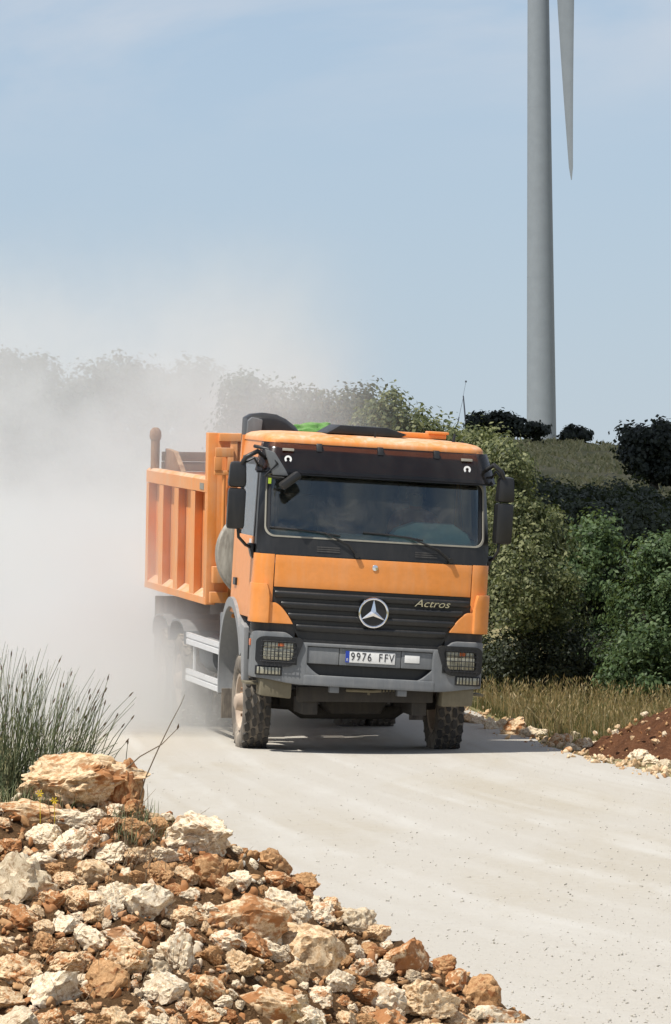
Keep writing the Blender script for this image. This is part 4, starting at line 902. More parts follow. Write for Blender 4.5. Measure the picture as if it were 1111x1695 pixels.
for k, (u, v, hw, hh, kind, lab) in enumerate(HERO):
    p = onheap(u, v + hh * 0.55); c = Vector(at(u, v, p[1] + 0.04)); sx, sz = hw * PX * 1.12, hh * PX * 1.12
    o = bpy.data.objects.new('rock', ROCKS[kind][(k * 5 + 2) % 9]); COL.objects.link(o); o.location = c
    o.scale = (sx, min(sx, sz) * 1.05, sz); o.rotation_euler = (random.uniform(-.15, .15), random.uniform(-.12, .12), random.uniform(-.5, .5))
    tag(o, lab, 'rock', 'rocks on the rubble bank'); occupied.append((u, v, hw, hh))
SHORT = ['big boulder under the reeds', 'reddish block by the boulder', 'broad pale crest slab', 'large grey boulder', 'flat pinkish rock', 'flat cream slab', 'small white angular stone', 'white pointed rock', 'rounded cream stone', 'tan knobbly stone', 'square pale stone', 'white flat-topped stone', 'dark jagged rock', 'large orange-stained rock', 'white-topped crest rock', 'large two-toned rock', 'grey-white crest rock', 'upright reddish block', 'small rusty crest rock', 'jagged brown crest rock', 'broad pinkish rock', 'cream lump', 'wide tan bottom rock', 'pinkish cream rock at left', 'rust-brown crest lump', 'small dark rust crest stone', 'squarish grey stone', 'pair-topped pinkish rock', 'pale flat end rock', 'white rock in mid-bank']
USED = set(); COLR = {'rock': 'rust-stained cream', 'rockpale': 'pale cream', 'rockrust': 'rusty brown', 'rockgrey': 'greyish'}
def rock_label(u, v, px, kind):
    od = sorted(range(len(HERO)), key=lambda i: (HERO[i][0] - u) ** 2 + (HERO[i][1] - v) ** 2)
    sz = 'small' if px < 14 else ('medium' if px < 23 else 'larger')
    for far in ('just', 'some way'):
        for i in od[:6]:
            a = math.degrees(math.atan2(-(v - HERO[i][1]), u - HERO[i][0])) % 360
            dr = ['right of', 'above right of', 'above', 'above left of', 'left of', 'below left of', 'below', 'below right of'][int((a + 22.5) // 45) % 8]
            lb = f'{sz} {COLR[kind]} rock {far} {dr} the {SHORT[i]}'
            if lb not in USED: USED.add(lb); return lb
    return f'{sz} {COLR[kind]} rock lying loose on the rubble bank'
n = 0; tries = 0; placed = [(u, v, max(hw, hh)) for u, v, hw, hh in occupied]
crest = lambda u: np.interp(u, HCU, HCV)
while n < 268 and tries < 20000:
    tries += 1
    u = random.uniform(-25, 870); v = random.uniform(1335, 1715)
    if v < crest(u) - 4: continue
    px = 9 + 22 * random.random() ** 1.9 + (14 if n < 60 else 0)
    if any((u - a) ** 2 + (v - b) ** 2 < (0.60 * (px + r_)) ** 2 for a, b, r_ in placed): 
        continue
    placed.append((u, v, px)); p = onheap(u, v)
    kind = random.choices(KINDS, (0.46, 0.32, 0.18, 0.04))[0]
    put_rock(kind, Vector((p[0], p[1], hz1(p[0], p[1]) + px * PX * 0.25)), px * PX * 1.15, rock_label(u, v, px, kind), 'rocks on the rubble bank', 1000 + n); n += 1
# uncountable small rubble between them
def scatter_small(name, pts, sizes, kind, seed, PEB=PEB):
    g = np.random.default_rng(seed); pts = np.asarray(pts); AV, AF, base = [], [], 0; which = g.integers(0, 5, len(pts))
    for q, src in enumerate(PEB[kind]):
        V0 = np.array([v.co for v in src.vertices]) * np.array([1.2, 0.9, 0.75]); F0 = np.array([tuple(p.vertices) for p in src.polygons]); sel = which == q
        n = int(sel.sum()); A = g.normal(size=(n, 4)); A /= np.linalg.norm(A, axis=1)[:, None]; w, x, y, z = A.T
        RM = np.stack([1 - 2 * (y * y + z * z), 2 * (x * y - z * w), 2 * (x * z + y * w), 2 * (x * y + z * w), 1 - 2 * (x * x + z * z), 2 * (y * z - x * w), 2 * (x * z - y * w), 2 * (y * z + x * w), 1 - 2 * (x * x + y * y)], 1).reshape(n, 3, 3)
        sc = sizes[sel][:, None] * g.uniform(0.55, 1.3, (n, 3))
        Vn = np.einsum('nij,nvj->nvi', RM, V0[None] * sc[:, None, :]) + pts[sel][:, None, :]
        AV.append(Vn.reshape(-1, 3)); AF.append((F0[None] + (np.arange(n) * len(V0))[:, None, None]).reshape(-1, 3) + base); base += n * len(V0)
    return npmesh(name, np.concatenate(AV), np.concatenate(AF), MT[kind], smooth=False)
g = np.random.default_rng(5)
for kind, cnt in (('rock', 1500), ('rockpale', 500), ('rockrust', 1500)):
    X = g.uniform(-1.7, 1.0, cnt); Y = g.uniform(25.6, 28.7, cnt); Z = np.array([hz1(a, b) for a, b in zip(X, Y)]); S = 0.008 + 0.034 * g.random(cnt) ** 2.4
    o = scatter_small('loose_rubble', np.stack([X, Y, Z + S * 0.3], 1), S, kind, 3 + cnt)
    tag(o, {'rock': 'small rust-stained rubble', 'rockpale': 'small pale rubble', 'rockrust': 'small brown clods and rubble'}[kind] + ' filling the bank between the rocks', 'rubble', kind='stuff')
# pebbles lying on the road
X = []; 
while len(X) < 8000:
    y = 25.5 + 48 * random.random() ** 1.8; l = np.interp(y, RL[:, 1], RL[:, 0]); r_ = min(np.interp(y, RR[:, 1], RR[:, 0]), y * 0.052); t = 1 - random.random() ** 1.3
    X.append((l + (r_ - l) * t, y))
X = np.array(X); S = 0.003 + 0.012 * RNG.random(len(X)) ** 4.5
for q, (kind, lab) in enumerate((('rockgrey', 'grey grit and pebbles scattered over the white road'), ('grit', 'pale gravel grains lying loose on the white road'))):
    sel = np.arange(len(X)) % 6 == 0 if q == 0 else np.arange(len(X)) % 6 != 0
    o = scatter_small('road_gravel', np.stack([X[sel, 0], X[sel, 1], rz(X[sel, 0], X[sel, 1]) + S[sel] * .3], 1), S[sel] * (0.45 if q == 0 else 0.85), 'rockgrey' if q == 0 else 'rockpale', 77 + q, PEB1); tag(o, lab, 'gravel', kind='stuff')
    o.data.materials[0] = MT['grit' if q else 'greygrit']

# stones along the right road edge
EDGE = [(775, 1189, 14, 7), (790, 1192, 13, 6), (815, 1199, 14, 8), (832, 1198, 11, 8), (856, 1203, 19, 13), (872, 1212, 12, 7), (886, 1211, 14, 9), (902, 1213, 13, 9), (924, 1222, 13, 8), (938, 1221, 12, 9), (950, 1219, 9, 7), (946, 1236, 13, 6), (962, 1228, 12, 8), (974, 1233, 13, 8), (985, 1231, 9, 6), (998, 1237, 12, 6), (1040, 1228, 9, 6), (1012, 1236, 13, 5), (1058, 1248, 15, 10), (1082, 1236, 10, 6), (1096, 1244, 12, 8), (1075, 1256, 14, 6), (1102, 1262, 12, 6), (1030, 1247, 8, 4)]
ORD = ['first', 'second', 'third', 'fourth', 'fifth', 'sixth', 'seventh', 'eighth', 'ninth', 'tenth', 'eleventh', 'twelfth', 'thirteenth', 'fourteenth', 'fifteenth', 'sixteenth', 'seventeenth', 'eighteenth']
def ground_hit(u, v, lo=60, hi=100):
    for y in np.arange(lo, hi, 0.05):
        p = at(u, v, y)
        if p[2] <= float(gz(p[0], p[1])) + 0.02: return p
    return at(u, v, 80)
for k, (u, v, hw, hh) in enumerate(EDGE):
    p = ground_hit(u, min(v + hh, 1275)); q = p[1] / FPX
    lab = {4: 'largest pale stone in the row along the right road edge', 18: 'knobbly pinkish stone on the road edge below the red mound', 0: 'pale stone nearest the truck in the right edge row'}.get(k, f'{ORD[k]} pale stone from the truck in the right road edge row' if k < 17 else f'{ORD[k - 17]} cream stone at the foot of the red earth mound, counted from the road')
    put_rock('rockpale' if k % 4 else 'rock', Vector((p[0], p[1] + 0.05, float(gz(p[0], p[1])) + hh * q * 0.8)), (hw * q * 1.45, hw * q * 1.1, hh * q * 1.7), lab, 'stones along the right road edge', 500 + k, 'stone', name='stone')
# gravel ridge under them
X = g.uniform(0, 1, 420); Y = np.interp(X, [0, 1], [64, 84]); ex_ = np.interp(Y, RR[:, 1], RR[:, 0]) + g.normal(0.05, .16, 420); S = .015 + .05 * g.random(420) ** 2
o = scatter_small('edge_gravel', np.stack([ex_, Y, gz(ex_, Y) + .02 + S * .3], 1), S, 'rock', 41); tag(o, 'pale loose gravel along the right road edge', 'gravel', kind='stuff')

# red earth mound on the right
def moundz(x, y):
    d = np.sqrt(((x - 4.55) / 1.95) ** 2 + ((y - 75.3) / 2.6) ** 2)
    return 0.92 * np.clip(1 - d, 0, 1) ** 0.9
MX, MY = np.meshgrid(np.linspace(2.5, 6.7, 110), np.linspace(72.5, 78.2, 110))
MZ = gz(MX, MY) - 0.02 + moundz(MX, MY); MZ = MZ + np.array([[0.07 * mn.noise(Vector((MX[j, i] * 3, MY[j, i] * 3, 4))) + 0.07 * mn.noise(Vector((MX[j, i] * 8, MY[j, i] * 8, 4))) + 0.04 * mn.noise(Vector((MX[j, i] * 17, MY[j, i] * 17, 4))) for i in range(110)] for j in range(110)]) * (moundz(MX, MY) > 0.01)
i = (np.arange(109)[:, None] * 110 + np.arange(109)[None, :]).ravel()
mo = npmesh('earth_mound', np.stack([MX, MY, MZ], -1).reshape(-1, 3), np.stack([i, i + 1, i + 111, i + 110], 1), MT['redsoil'], smooth=True); tag(mo, 'mound of reddish-brown earth at the right edge of the picture', 'mound')
def mhit(u, v):
    for y in np.arange(70, 78, 0.03):
        p = at(u, v, y)
        if p[2] <= float(gz(p[0], p[1])) + float(moundz(p[0], p[1])): return p
    return at(u, v, 74)
for k, (u, v, s) in enumerate(((1066, 1182, 6), (1067, 1197, 7), (1074, 1208, 5), (1020, 1215, 8), (1022, 1203, 4), (1008, 1210, 4), (986, 1214, 5), (1052, 1192, 4), (1090, 1190, 4), (1100, 1215, 5), (1085, 1228, 6), (1048, 1222, 6))):
    p = mhit(u, v); q = p[1] / FPX
    put_rock('rock' if k % 3 else 'rockpale', Vector(p), s * q * 1.2, {3: 'largest pale stone stuck in the left flank of the red mound'}.get(k, f'small pale stone in the red mound, {ORD[sorted([1066, 1067, 1074, 1020, 1022, 1008, 986, 1052, 1090, 1100, 1085, 1048]).index(u)]} from the left'), 'stones in the red mound', 800 + k, 'stone', 0.9, 'stone')
X = g.uniform(2.7, 5.2, 260); Y = g.uniform(72.9, 76, 260); S = .012 + .035 * g.random(260) ** 2.5
o = scatter_small('earth_clods', np.stack([X, Y, gz(X, Y) + moundz(X, Y)], 1), S, 'rockrust', 43); tag(o, 'brown clods over the red earth mound', 'clods', kind='stuff')

# ------------------------------------------------------------------ vegetation
def leaf_cloud(lobes, n, L, seed, gap=0.0, gs=1.6, shell=0.45, aspect=0.5, up=0.45, clump=1.9):
    g = np.random.default_rng(seed); lob = np.array(lobes, float)          # cx cy cz rx ry rz
    vol = (lob[:, 3] * lob[:, 4] * lob[:, 5]) ** (2 / 3); pick = g.choice(len(lob), n, p=vol / vol.sum())
    nc = max(12, n // 45); pk = pick[:nc]
    dc = g.normal(size=(nc, 3)); dc /= np.linalg.norm(dc, axis=1)[:, None]
    rad = (1 - shell * g.random(nc) ** 1.5) * (1 + 0.12 * g.normal(size=nc))
    cc = lob[pk, :3] + dc * lob[pk, 3:] * rad[:, None]; lc = lob[pk, :3]
    if gap > 0:
        off = seed * 3.7; nv = np.array([mn.noise(Vector((p[0] * gs + off, p[1] * gs, p[2] * gs))) for p in cc]); keep = nv > -0.55 + gap; cc, dc = cc[keep], dc[keep]; nc = len(cc)
    w_ = g.integers(0, nc, n); sz = g.uniform(0.6, 1.4, nc)[w_]; dl = g.normal(size=(n, 3)) * np.array([1, 1, 0.75]); c = cc[w_] + dl * (L * clump * sz)[:, None]
    nr = dc[w_] * 0.7 + dl * 0.6 + g.normal(size=(n, 3)) * 0.6 + np.array([0, 0, up]); nr /= np.linalg.norm(nr, axis=1)[:, None]
    t = np.cross(nr, g.normal(size=(n, 3))); t /= np.linalg.norm(t, axis=1)[:, None]; b = np.cross(nr, t)
    l = L * g.uniform(0.6, 1.35, n)[:, None]; w = l * aspect
    V = np.stack([c - t * l * .5, c + b * w * .5 + nr * l * .06, c + t * l * .5, c - b * w * .5 + nr * l * .06], 1).reshape(-1, 3)
    return V, np.arange(4 * n).reshape(-1, 4)
def make_tree(name, label, cat, base, lobes, n, L, m, seed, group=None, gap=0.25, gs=1.6, trunk=0.09, shell=0.5, aspect=0.55, clump=1.5):
    o = empty(name, tuple(base)); tag(o, label, cat, group)
    V, F = leaf_cloud(lobes, n, L, seed, gap, gs, shell, aspect, 0.45, clump)
    V = V - np.array(base)[None, :]; npmesh('crown', V, F, MT[m], o)
    rnd = random.Random(seed); mb = MB(); top = np.mean([l[:3] for l in lobes], axis=0) - np.array(base)
    mb.tube([(0, 0, -0.1), (top[0] * .2, top[1] * .2, top[2] * .35), (top[0] * .6, top[1] * .6, top[2] * .7), tuple(top)], [trunk, trunk * .8, trunk * .6, trunk * .35], 7)
    for l in lobes:
        q = np.array(l[:3]) - np.array(base); st = top * rnd.uniform(.35, .6); md_ = (st + q) / 2 + np.array([0, 0, .08 * l[5]])
        mb.tube([tuple(st), tuple(md_), tuple(q)], [trunk * .5, trunk * .35, trunk * .15], 5)
    mb.build('trunk', MT['bark'], o, 60); return o
def lobes_px(L, y):
    out = []
    for (u, v, ru, rv, dy, rd) in L:
        c = at(u, v, y + dy); k = (y + dy) / FPX; out.append((c[0], c[1], c[2], ru * k, rd, rv * k))
    return out
def gbase(u, y): p = at(u, 1000, y); return (p[0], y, float(gz(p[0], y)))
# near hedge on the right
make_tree('bush', 'tall olive-leaved bush right beside the cab', 'bush', gbase(870, 86), lobes_px([(835, 790, 45, 60, 0, .8), (860, 860, 60, 70, -.3, .9), (880, 940, 75, 80, -.6, 1.0), (850, 1010, 70, 70, -.4, .9), (910, 1000, 60, 70, -.2, .8), (805, 760, 50, 45, .6, .8), (900, 890, 40, 50, .2, .7)], 86), 30000, 0.058, 'leaf_olive', 21, gap=0.55, gs=2.2, shell=.6, clump=1.45)
make_tree('bush', 'olive bush whose top shows above the right half of the cab roof', 'bush', gbase(690, 91), lobes_px([(640, 700, 55, 45, 0, 1.0), (690, 725, 60, 45, .4, 1), (740, 750, 60, 50, .2, 1), (650, 790, 110, 90, .6, 1.2), (775, 830, 60, 90, 0, 1.1), (700, 930, 150, 140, 1, 1.2)], 91), 26000, 0.068, 'leaf_olive', 22, gap=0.50, gs=2.0, aspect=.6, shell=.6, clump=1.45)
make_tree('bush', 'low olive bush behind the right rear of the cab roof under the skyline', 'bush', gbase(780, 95), lobes_px([(780, 760, 55, 45, 0, 1.0), (760, 735, 40, 25, .5, .8), (820, 800, 50, 60, 0, 1)], 95), 11000, 0.065, 'leaf_olive', 27, gap=0.35, gs=2.4)
make_tree('young_tree', 'fresh green young tree between the olive bush and the right-hand tree', 'tree', gbase(970, 88), lobes_px([(990, 880, 30, 40, 0, .5), (965, 925, 45, 45, -.2, .7), (1005, 935, 45, 50, .1, .6), (970, 1000, 60, 70, 0, .8), (1010, 1060, 50, 70, .1, .7), (960, 1080, 60, 60, .2, .7)], 88), 20000, 0.065, 'leaf_green', 23, gap=0.52, gs=2.4, shell=.6, clump=1.45)
make_tree('tree', 'broad green tree at the right edge of the picture', 'tree', gbase(1085, 85), lobes_px([(1090, 925, 40, 40, 0, .6), (1060, 990, 55, 60, -.2, .8), (1120, 980, 60, 80, 0, .9), (1050, 1070, 60, 60, -.4, .8), (1110, 1080, 80, 70, -.5, .9), (1030, 1120, 40, 30, -.4, .6), (1090, 1130, 70, 30, -.6, .8), (1150, 900, 50, 60, .3, .8)], 85), 28000, 0.06, 'leaf_green', 24, gap=0.50, gs=2.2, shell=.6, clump=1.45)
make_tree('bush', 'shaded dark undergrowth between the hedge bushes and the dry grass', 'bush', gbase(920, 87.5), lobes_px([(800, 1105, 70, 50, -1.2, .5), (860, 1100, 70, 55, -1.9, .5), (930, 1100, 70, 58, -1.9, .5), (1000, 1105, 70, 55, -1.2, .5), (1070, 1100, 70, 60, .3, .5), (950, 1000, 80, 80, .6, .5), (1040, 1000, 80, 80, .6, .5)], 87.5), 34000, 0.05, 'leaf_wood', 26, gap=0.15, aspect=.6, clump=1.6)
# olive bushes seen through the dust above the roof
make_tree('bush', 'dust-veiled bush above the middle of the cab roof', 'bush', gbase(560, 97), lobes_px([(560, 690, 70, 42, 0, 1.2), (500, 690, 55, 40, .5, 1.2), (600, 680, 30, 36, 0, .8), (540, 770, 130, 80, .5, 1.2)], 97), 14000, 0.08, 'leaf_mid', 31, gap=.3, gs=2)
make_tree('bush', 'dust-veiled bush above the black air intake', 'bush', gbase(430, 101), lobes_px([(410, 670, 40, 42, 0, 1.2), (450, 685, 50, 45, .5, 1.2), (420, 760, 90, 80, .5, 1.2)], 101), 10000, 0.08, 'leaf_mid', 32, gap=.3, gs=2)
for k, (u, v, ru, rv, y, lab) in enumerate([(20, 640, 85, 55, 128, 'leftmost tree looming through the dust cloud'), (90, 690, 90, 60, 124, 'second tree from the left in the dust cloud'), (178, 655, 75, 62, 132, 'domed tree looming through the middle of the dust cloud'), (325, 650, 56, 52, 134, 'domed tree in the dust just left of the air intake'), (250, 640, 22, 22, 140, 'small tree in the gap between the two domed trees in the dust'), (-50, 650, 70, 70, 126, 'tree cut by the left edge of the picture behind the dust')]):
    L_ = [(u - ru * .45, v + 5, ru * .6, rv * .85, 0, 1.2), (u + ru * .4, v + 3, ru * .62, rv * .9, .4, 1.2), (u, v - rv * .12, ru * .7, rv * .9, .2, 1.2), (u, v + rv * 1.3, ru * .8, rv * 1.0, .3, 1.2), (u, v + rv * 2.6, ru * .95, rv * 1.3, .3, 1.3), (u, v + rv * 4.2, ru, rv * 1.4, .3, 1.3)]
    make_tree('tree', lab, 'tree', gbase(u, y), lobes_px(L_, y), 18000, 0.10, 'leaf_dark', 40 + k, 'trees behind the dust', gap=.15, aspect=.7, clump=1.1)
# shaded wood in the dip behind the hedge: each tree of its own
DW = []
rnd = random.Random(3)
for k in range(34):
    u = 850 + 440 * (k % 17) / 16 + rnd.uniform(-12, 12); y = 165 + 14 * (k // 17) + rnd.uniform(-5, 5)
    tv = np.interp(u, [850, 900, 960, 1030, 1111, 1150], [760, 782, 800, 795, 802, 805]) + (25 if k < 17 else 0) + rnd.uniform(0, 14)
    DW.append((u, tv, y))
for k, (u, tv, y) in enumerate(DW):
    r_ = rnd.uniform(26, 40)
    L_ = [(u, tv + r_, r_, r_, 0, 1.3), (u - r_ * .6, tv + r_ * 1.7, r_, r_, .4, 1.2), (u + r_ * .6, tv + r_ * 1.8, r_, r_ * 1.1, .2, 1.2), (u, tv + r_ * 3, r_ * 1.3, r_ * 1.3, .3, 1.2), (u, tv + r_ * 4.6, r_ * 1.4, r_ * 1.4, .2, 1.2)]
    make_tree('tree', f'{ORD[k % 17]} dark tree from the left in the {"front" if k < 17 else "back"} row of the shaded wood', 'tree', gbase(u, y), lobes_px(L_, y), 7000, 0.12, 'leaf_wood', 60 + k, 'shaded trees in the wood', gap=.05, aspect=.7, clump=1.0)
# bushes on the hill crest and the dark oak at the right
make_tree('bush', 'long low dark thicket on the hill crest left of the wind turbine', 'bush', gbase(845, 505), lobes_px([(795, 702, 22, 17, 0, 2), (825, 700, 25, 16, 0, 2), (855, 706, 25, 15, 0, 2), (885, 712, 20, 11, 0, 2)], 505), 7000, 0.32, 'leaf_dark', 101, gap=.0, aspect=.7, clump=.55)
make_tree('bush', 'small round dark bush on the skyline right of the wind turbine', 'bush', gbase(952, 515), lobes_px([(945, 719, 15, 12, 0, 1.5), (962, 721, 15, 10, 0, 1.5)], 515), 3000, 0.30, 'leaf_dark', 102, gap=.05, aspect=.7, clump=.55)
make_tree('tree', 'large dark spreading tree at the right edge on the hillside', 'tree', gbase(1085, 395), lobes_px([(1085, 730, 40, 30, 0, 2.5), (1060, 752, 28, 24, 0, 2), (1110, 745, 45, 40, .5, 2.5), (1050, 725, 20, 14, 0, 1.5), (1035, 718, 10, 9, 0, 1), (1045, 735, 12, 8, 0, 1), (1085, 775, 35, 20, 0, 2), (1065, 778, 20, 14, 0, 1.5), (1120, 780, 40, 30, 0, 2)], 395), 11000, 0.30, 'leaf_dark', 103, gap=.18, gs=1.2, aspect=.7, trunk=.3, clump=.8)
# turf tufts over the hill so its face is not a bare sheet
def blades(pts, H, W, seed, lean=0.25, heads=False):
    g = np.random.default_rng(seed); n = len(pts); pts = np.asarray(pts, float); h = H * g.uniform(.55, 1.2, n); a = g.uniform(0, 6.28, n); ln = np.abs(g.normal(0, lean, n)) * h
    dx, dy = np.cos(a) * ln, np.sin(a) * ln; f = g.uniform(0, 6.28, n); wx, wy = np.cos(f) * W, np.sin(f) * W
    V = []; 
    for t, wk in ((0, 1), (.55, .8), (1, .25)):
        q = pts + np.stack([dx * t * t, dy * t * t, h * (t - .12 * t * t)], 1); V.append(q - np.stack([wx * wk, wy * wk, 0 * wx], 1)); V.append(q + np.stack([wx * wk, wy * wk, 0 * wx], 1))
    V = np.stack(V, 1).reshape(-1, 3); b_ = np.arange(n)[:, None] * 6
    F = np.concatenate([b_ + np.array([0, 1, 3, 2]), b_ + np.array([2, 3, 5, 4])])
    if heads:
        tip = pts + np.stack([dx, dy, h * .88], 1); t2 = tip + np.stack([dx * .35, dy * .35, h * .16], 1); sw = np.stack([wx, wy, 0 * wx], 1) * 1.7; md_ = (tip + t2) / 2
        Vh = np.stack([tip, md_ + sw, t2, md_ - sw], 1).reshape(-1, 3); F = np.concatenate([F, len(V) + np.arange(4 * n).reshape(-1, 4)]); V = np.concatenate([V, Vh])
    return V, F
X = RNG.uniform(3, 36, 26000); Y = RNG.uniform(330, 525, 26000); keep = np.array([mn.noise(Vector((x * .35, y * .06, 0))) for x, y in zip(X, Y)]) > -0.15; X, Y = X[keep], Y[keep]
V, F = blades(np.stack([X, Y, gz(X, Y) - .03], 1), 0.34, 0.10, 8, .6); o = npmesh('hill_grass', V, F, MT['turf']); tag(o, 'olive and tan grass on the hillside below the turbine', 'grass', kind='stuff')
# dry grass between road edge and hedge
Y = RNG.uniform(73.5, 85.0, 34000); X = np.interp(Y, RR[:, 1], RR[:, 0]) + 0.15 + RNG.uniform(0, 1, 34000) ** 1.2 * 6.6
kp = (moundz(X, Y) < 0.03) & ((Y > 77.2) | (X > 4.2)); X, Y = X[kp], Y[kp]
V, F = blades(np.stack([X, Y, gz(X, Y)], 1)[::3], 0.33, 0.0042, 9, .30, True); o = npmesh('dry_grass', V, F, MT['drygrass']); tag(o, 'tall dry golden grass along the foot of the hedge', 'grass', kind='stuff')
V, F = blades(np.stack([X, Y, gz(X, Y)], 1)[1::2], 0.15, 0.006, 19, .45); o = npmesh('green_grass', V, F, MT['turfgreen']); tag(o, 'short green grass below the dry stalks along the hedge', 'grass', kind='stuff')
X = RNG.uniform(-9, -3.2, 6000); Y = RNG.uniform(40, 110, 6000); kp = X < np.interp(Y, RL[:, 1], RL[:, 0]) - .2; X, Y = X[kp], Y[kp]
V, F = blades(np.stack([X, Y, gz(X, Y)], 1), 0.35, 0.008, 10, .3, True); o = npmesh('verge_grass', V, F, MT['drygrass']); tag(o, 'dry grass on the left verge of the road behind the rubble bank', 'grass', kind='stuff')

# reeds behind the boulder: one clump, stems and seed heads
rb = at(55, 1340, 28.75); reed = empty('reed_clump', tuple(rb)); tag(reed, 'clump of grey-green rush stems behind the big boulder at the left', 'reeds')
st = MB(); hd = MB(); rnd = random.Random(12)
def stem(mb, hdmb, b0, tip, r0, head=True, sag=0.0):
    b0, tip = Vector(b0), Vector(tip); md_ = (b0 + tip) / 2 + Vector(((tip.x - b0.x) * -.12, 0, sag)); 
    pts = [b0, (b0 * .25 + md_ * .75) , md_ * .5 + tip * .5 + Vector((0, 0, sag * .5)), tip]
    mb.tube(pts, [r0, r0 * .9, r0 * .7, r0 * .4], 4, False)
    if head:
        d = (tip - md_).normalized(); p = pts[2] * .25 + tip * .75
        hdmb.tube([p, p + d * .008, p + d * .018, p + d * .026], [.001, .0032, .0028, .0008], 5)
org = Vector(rb)
for k in range(520):
    u0 = rnd.uniform(-60, 125); v0 = rnd.uniform(1300, 1345); y = 28.55 + rnd.uniform(0, .5)
    fan = (u0 + 40) / 165; tu = u0 + rnd.gauss(4 + 46 * fan, 28); hgt = rnd.uniform(70, 262) * (1.0 - .36 * max(0, fan)); tv = v0 - hgt - 12
    b0 = Vector(at(u0, v0, y)) - org; tip = Vector(at(tu, tv, y + rnd.uniform(-.25, .25))) - org
    stem(st, hd, b0, tip, rnd.uniform(.0012, .0027), rnd.random() < .14, .02)
for (u0, v0, tu, tv) in ((140, 1262, 181, 1115), (128, 1258, 173, 1145), (145, 1245, 175, 1160), (150, 1255, 195, 1182), (155, 1250, 222, 1185), (160, 1258, 212, 1225), (145, 1250, 158, 1170), (205, 1262, 212, 1228), (150, 1240, 205, 1200), (110, 1240, 165, 1140), (118, 1245, 150, 1150)):
    b0 = Vector(at(u0, v0 + 60, 28.75)) - org; stem(st, hd, b0, Vector(at(tu, tv, 28.65)) - org, .0028, True, .01)
st.build('stems', MT['reed'], reed, 60); hd.build('seed_heads', MT['reedhead'], reed, 60)
for o in reed.children: o['kind'] = 'stuff'
# two dry stalks bending over the road
p0 = at(226, 1345, 28.3); dk = empty('dry_stalk', tuple(p0)); tag(dk, 'long thin dry stalk bending over the road right of the boulder', 'stalk')
o_ = Vector(p0); MB().tube([Vector(at(u, v, 28.3)) - o_ for u, v in ((226, 1345), (240, 1290), (262, 1240), (284, 1195), (300, 1165), (306, 1150))], [.003, .0028, .0025, .002, .0014, .001], 5).build('stem', MT['drystem'], dk, 60)
p0 = at(200, 1280, 28.3); dk = empty('dry_stalk', tuple(p0)); tag(dk, 'short dry stalk leaning right from behind the boulder with a dark bud', 'stalk')
o_ = Vector(p0); MB().tube([Vector(at(u, v, 28.3)) - o_ for u, v in ((200, 1280), (232, 1252), (268, 1232), (294, 1206))], [.003, .0028, .0022, .0014], 5).build('stem', MT['drystem'], dk, 60)
MB().tube([Vector(at(u, v, 28.3)) - o_ for u, v in ((293, 1208), (295, 1203), (296, 1198))], [.001, .005, .001], 6).build('bud', MT['reedhead'], dk, 60)
# grass wisps among the rocks
mbw = MB()
for k in range(150):
    u = rnd.choice((rnd.gauss(225, 30), rnd.gauss(140, 70), rnd.uniform(0, 420))); v = rnd.uniform(1345, 1480) if rnd.random() < .75 else rnd.uniform(1500, 1680)
    if v < crest(u): continue
    p = Vector(onheap(u, v)); tip = p + Vector((rnd.gauss(.02, .06), rnd.gauss(-.02, .04), rnd.uniform(.05, .14))); mbw.tube([p - Vector((0, 0, .02)), (p + tip) / 2 + Vector((0, 0, .02)), tip], [.0016, .0014, .0006], 3, False)
o = mbw.build('grass_wisps', MT['drystem'], None, 60); tag(o, 'dry grass wisps growing between the rubble stones', 'grass', kind='stuff')
V, F = blades(np.array([onheap(rnd.gauss(225, 22), rnd.uniform(1358, 1400)) for _ in range(140)] + [onheap(rnd.gauss(60, 60), rnd.uniform(1325, 1345)) for _ in range(160)]), .09, .002, 13, .5)
o = npmesh('green_wisps', V, F, MT['reed']); tag(o, 'green grass blades at the foot of the big boulder', 'grass', kind='stuff')
for k, (u, v) in enumerate(((66, 1313), (90, 1325))):
    p = Vector(at(u, v, 28.0)); mb = MB()
    for q in range(6): a = q * 1.047; mb.add([p, p + Vector((math.cos(a - .3) * .011, -.004, math.sin(a - .3) * .011)), p + Vector((math.cos(a) * .017, -.002, math.sin(a) * .017)), p + Vector((math.cos(a + .3) * .011, -.004, math.sin(a + .3) * .011))], [(0, 1, 2, 3)])
    mb.tube([p + Vector((0, .004, 0)), p + Vector((.0, .02, -.05)), p + Vector((0, .03, -.12))], .002, 4, False)
    tag(mb.build('flower', MT['yellow'], None, 0), ('tiny yellow flower left in front of the big boulder' if k == 0 else 'tiny yellow flower right of its twin before the big boulder'), 'flower')

# ------------------------------------------------------------------ wind turbine
TY = 955.0; tb = at(896.5, 722, TY); tbz = float(gz(tb[0], TY)) - 1
wtb = empty('wind_turbine', (tb[0], TY, tbz)); tag(wtb, 'grey-white wind turbine with one blade hanging down behind the hill', 'wind turbine')
kk = TY / FPX; hb0 = tb[2] - tbz
prof = [(0, 2.04), (hb0, 2.0)] + [(hb0 + h, np.interp(h, [0, 58.8, 78], [2.0, 1.46, 1.28])) for h in (10, 20, 30, 40, 50, 58.8, 78)]
mb = MB(); mb.lathe(prof, 40, 'Z'); mb.build('tower', MT['tower'], wtb, 60)
mb = MB()
for h in (21.5, 44.5): r_ = float(np.interp(h, [0, 58.8, 78], [2.0, 1.46, 1.28])); mb.lathe([(hb0 + h - .05, r_ + .0), (hb0 + h - .05, r_ + .006), (hb0 + h + .05, r_ + .006), (hb0 + h + .05, r_)], 40, 'Z')
mb.build('flange', MT['tower'], wtb, 60)
zh = hb0 + 80
mb = MB(); mb.box((-1.8, 0, zh), (8.5, 3.6, 3.6)); mb.build('nacelle', MT['tower'], wtb, 40, .5)
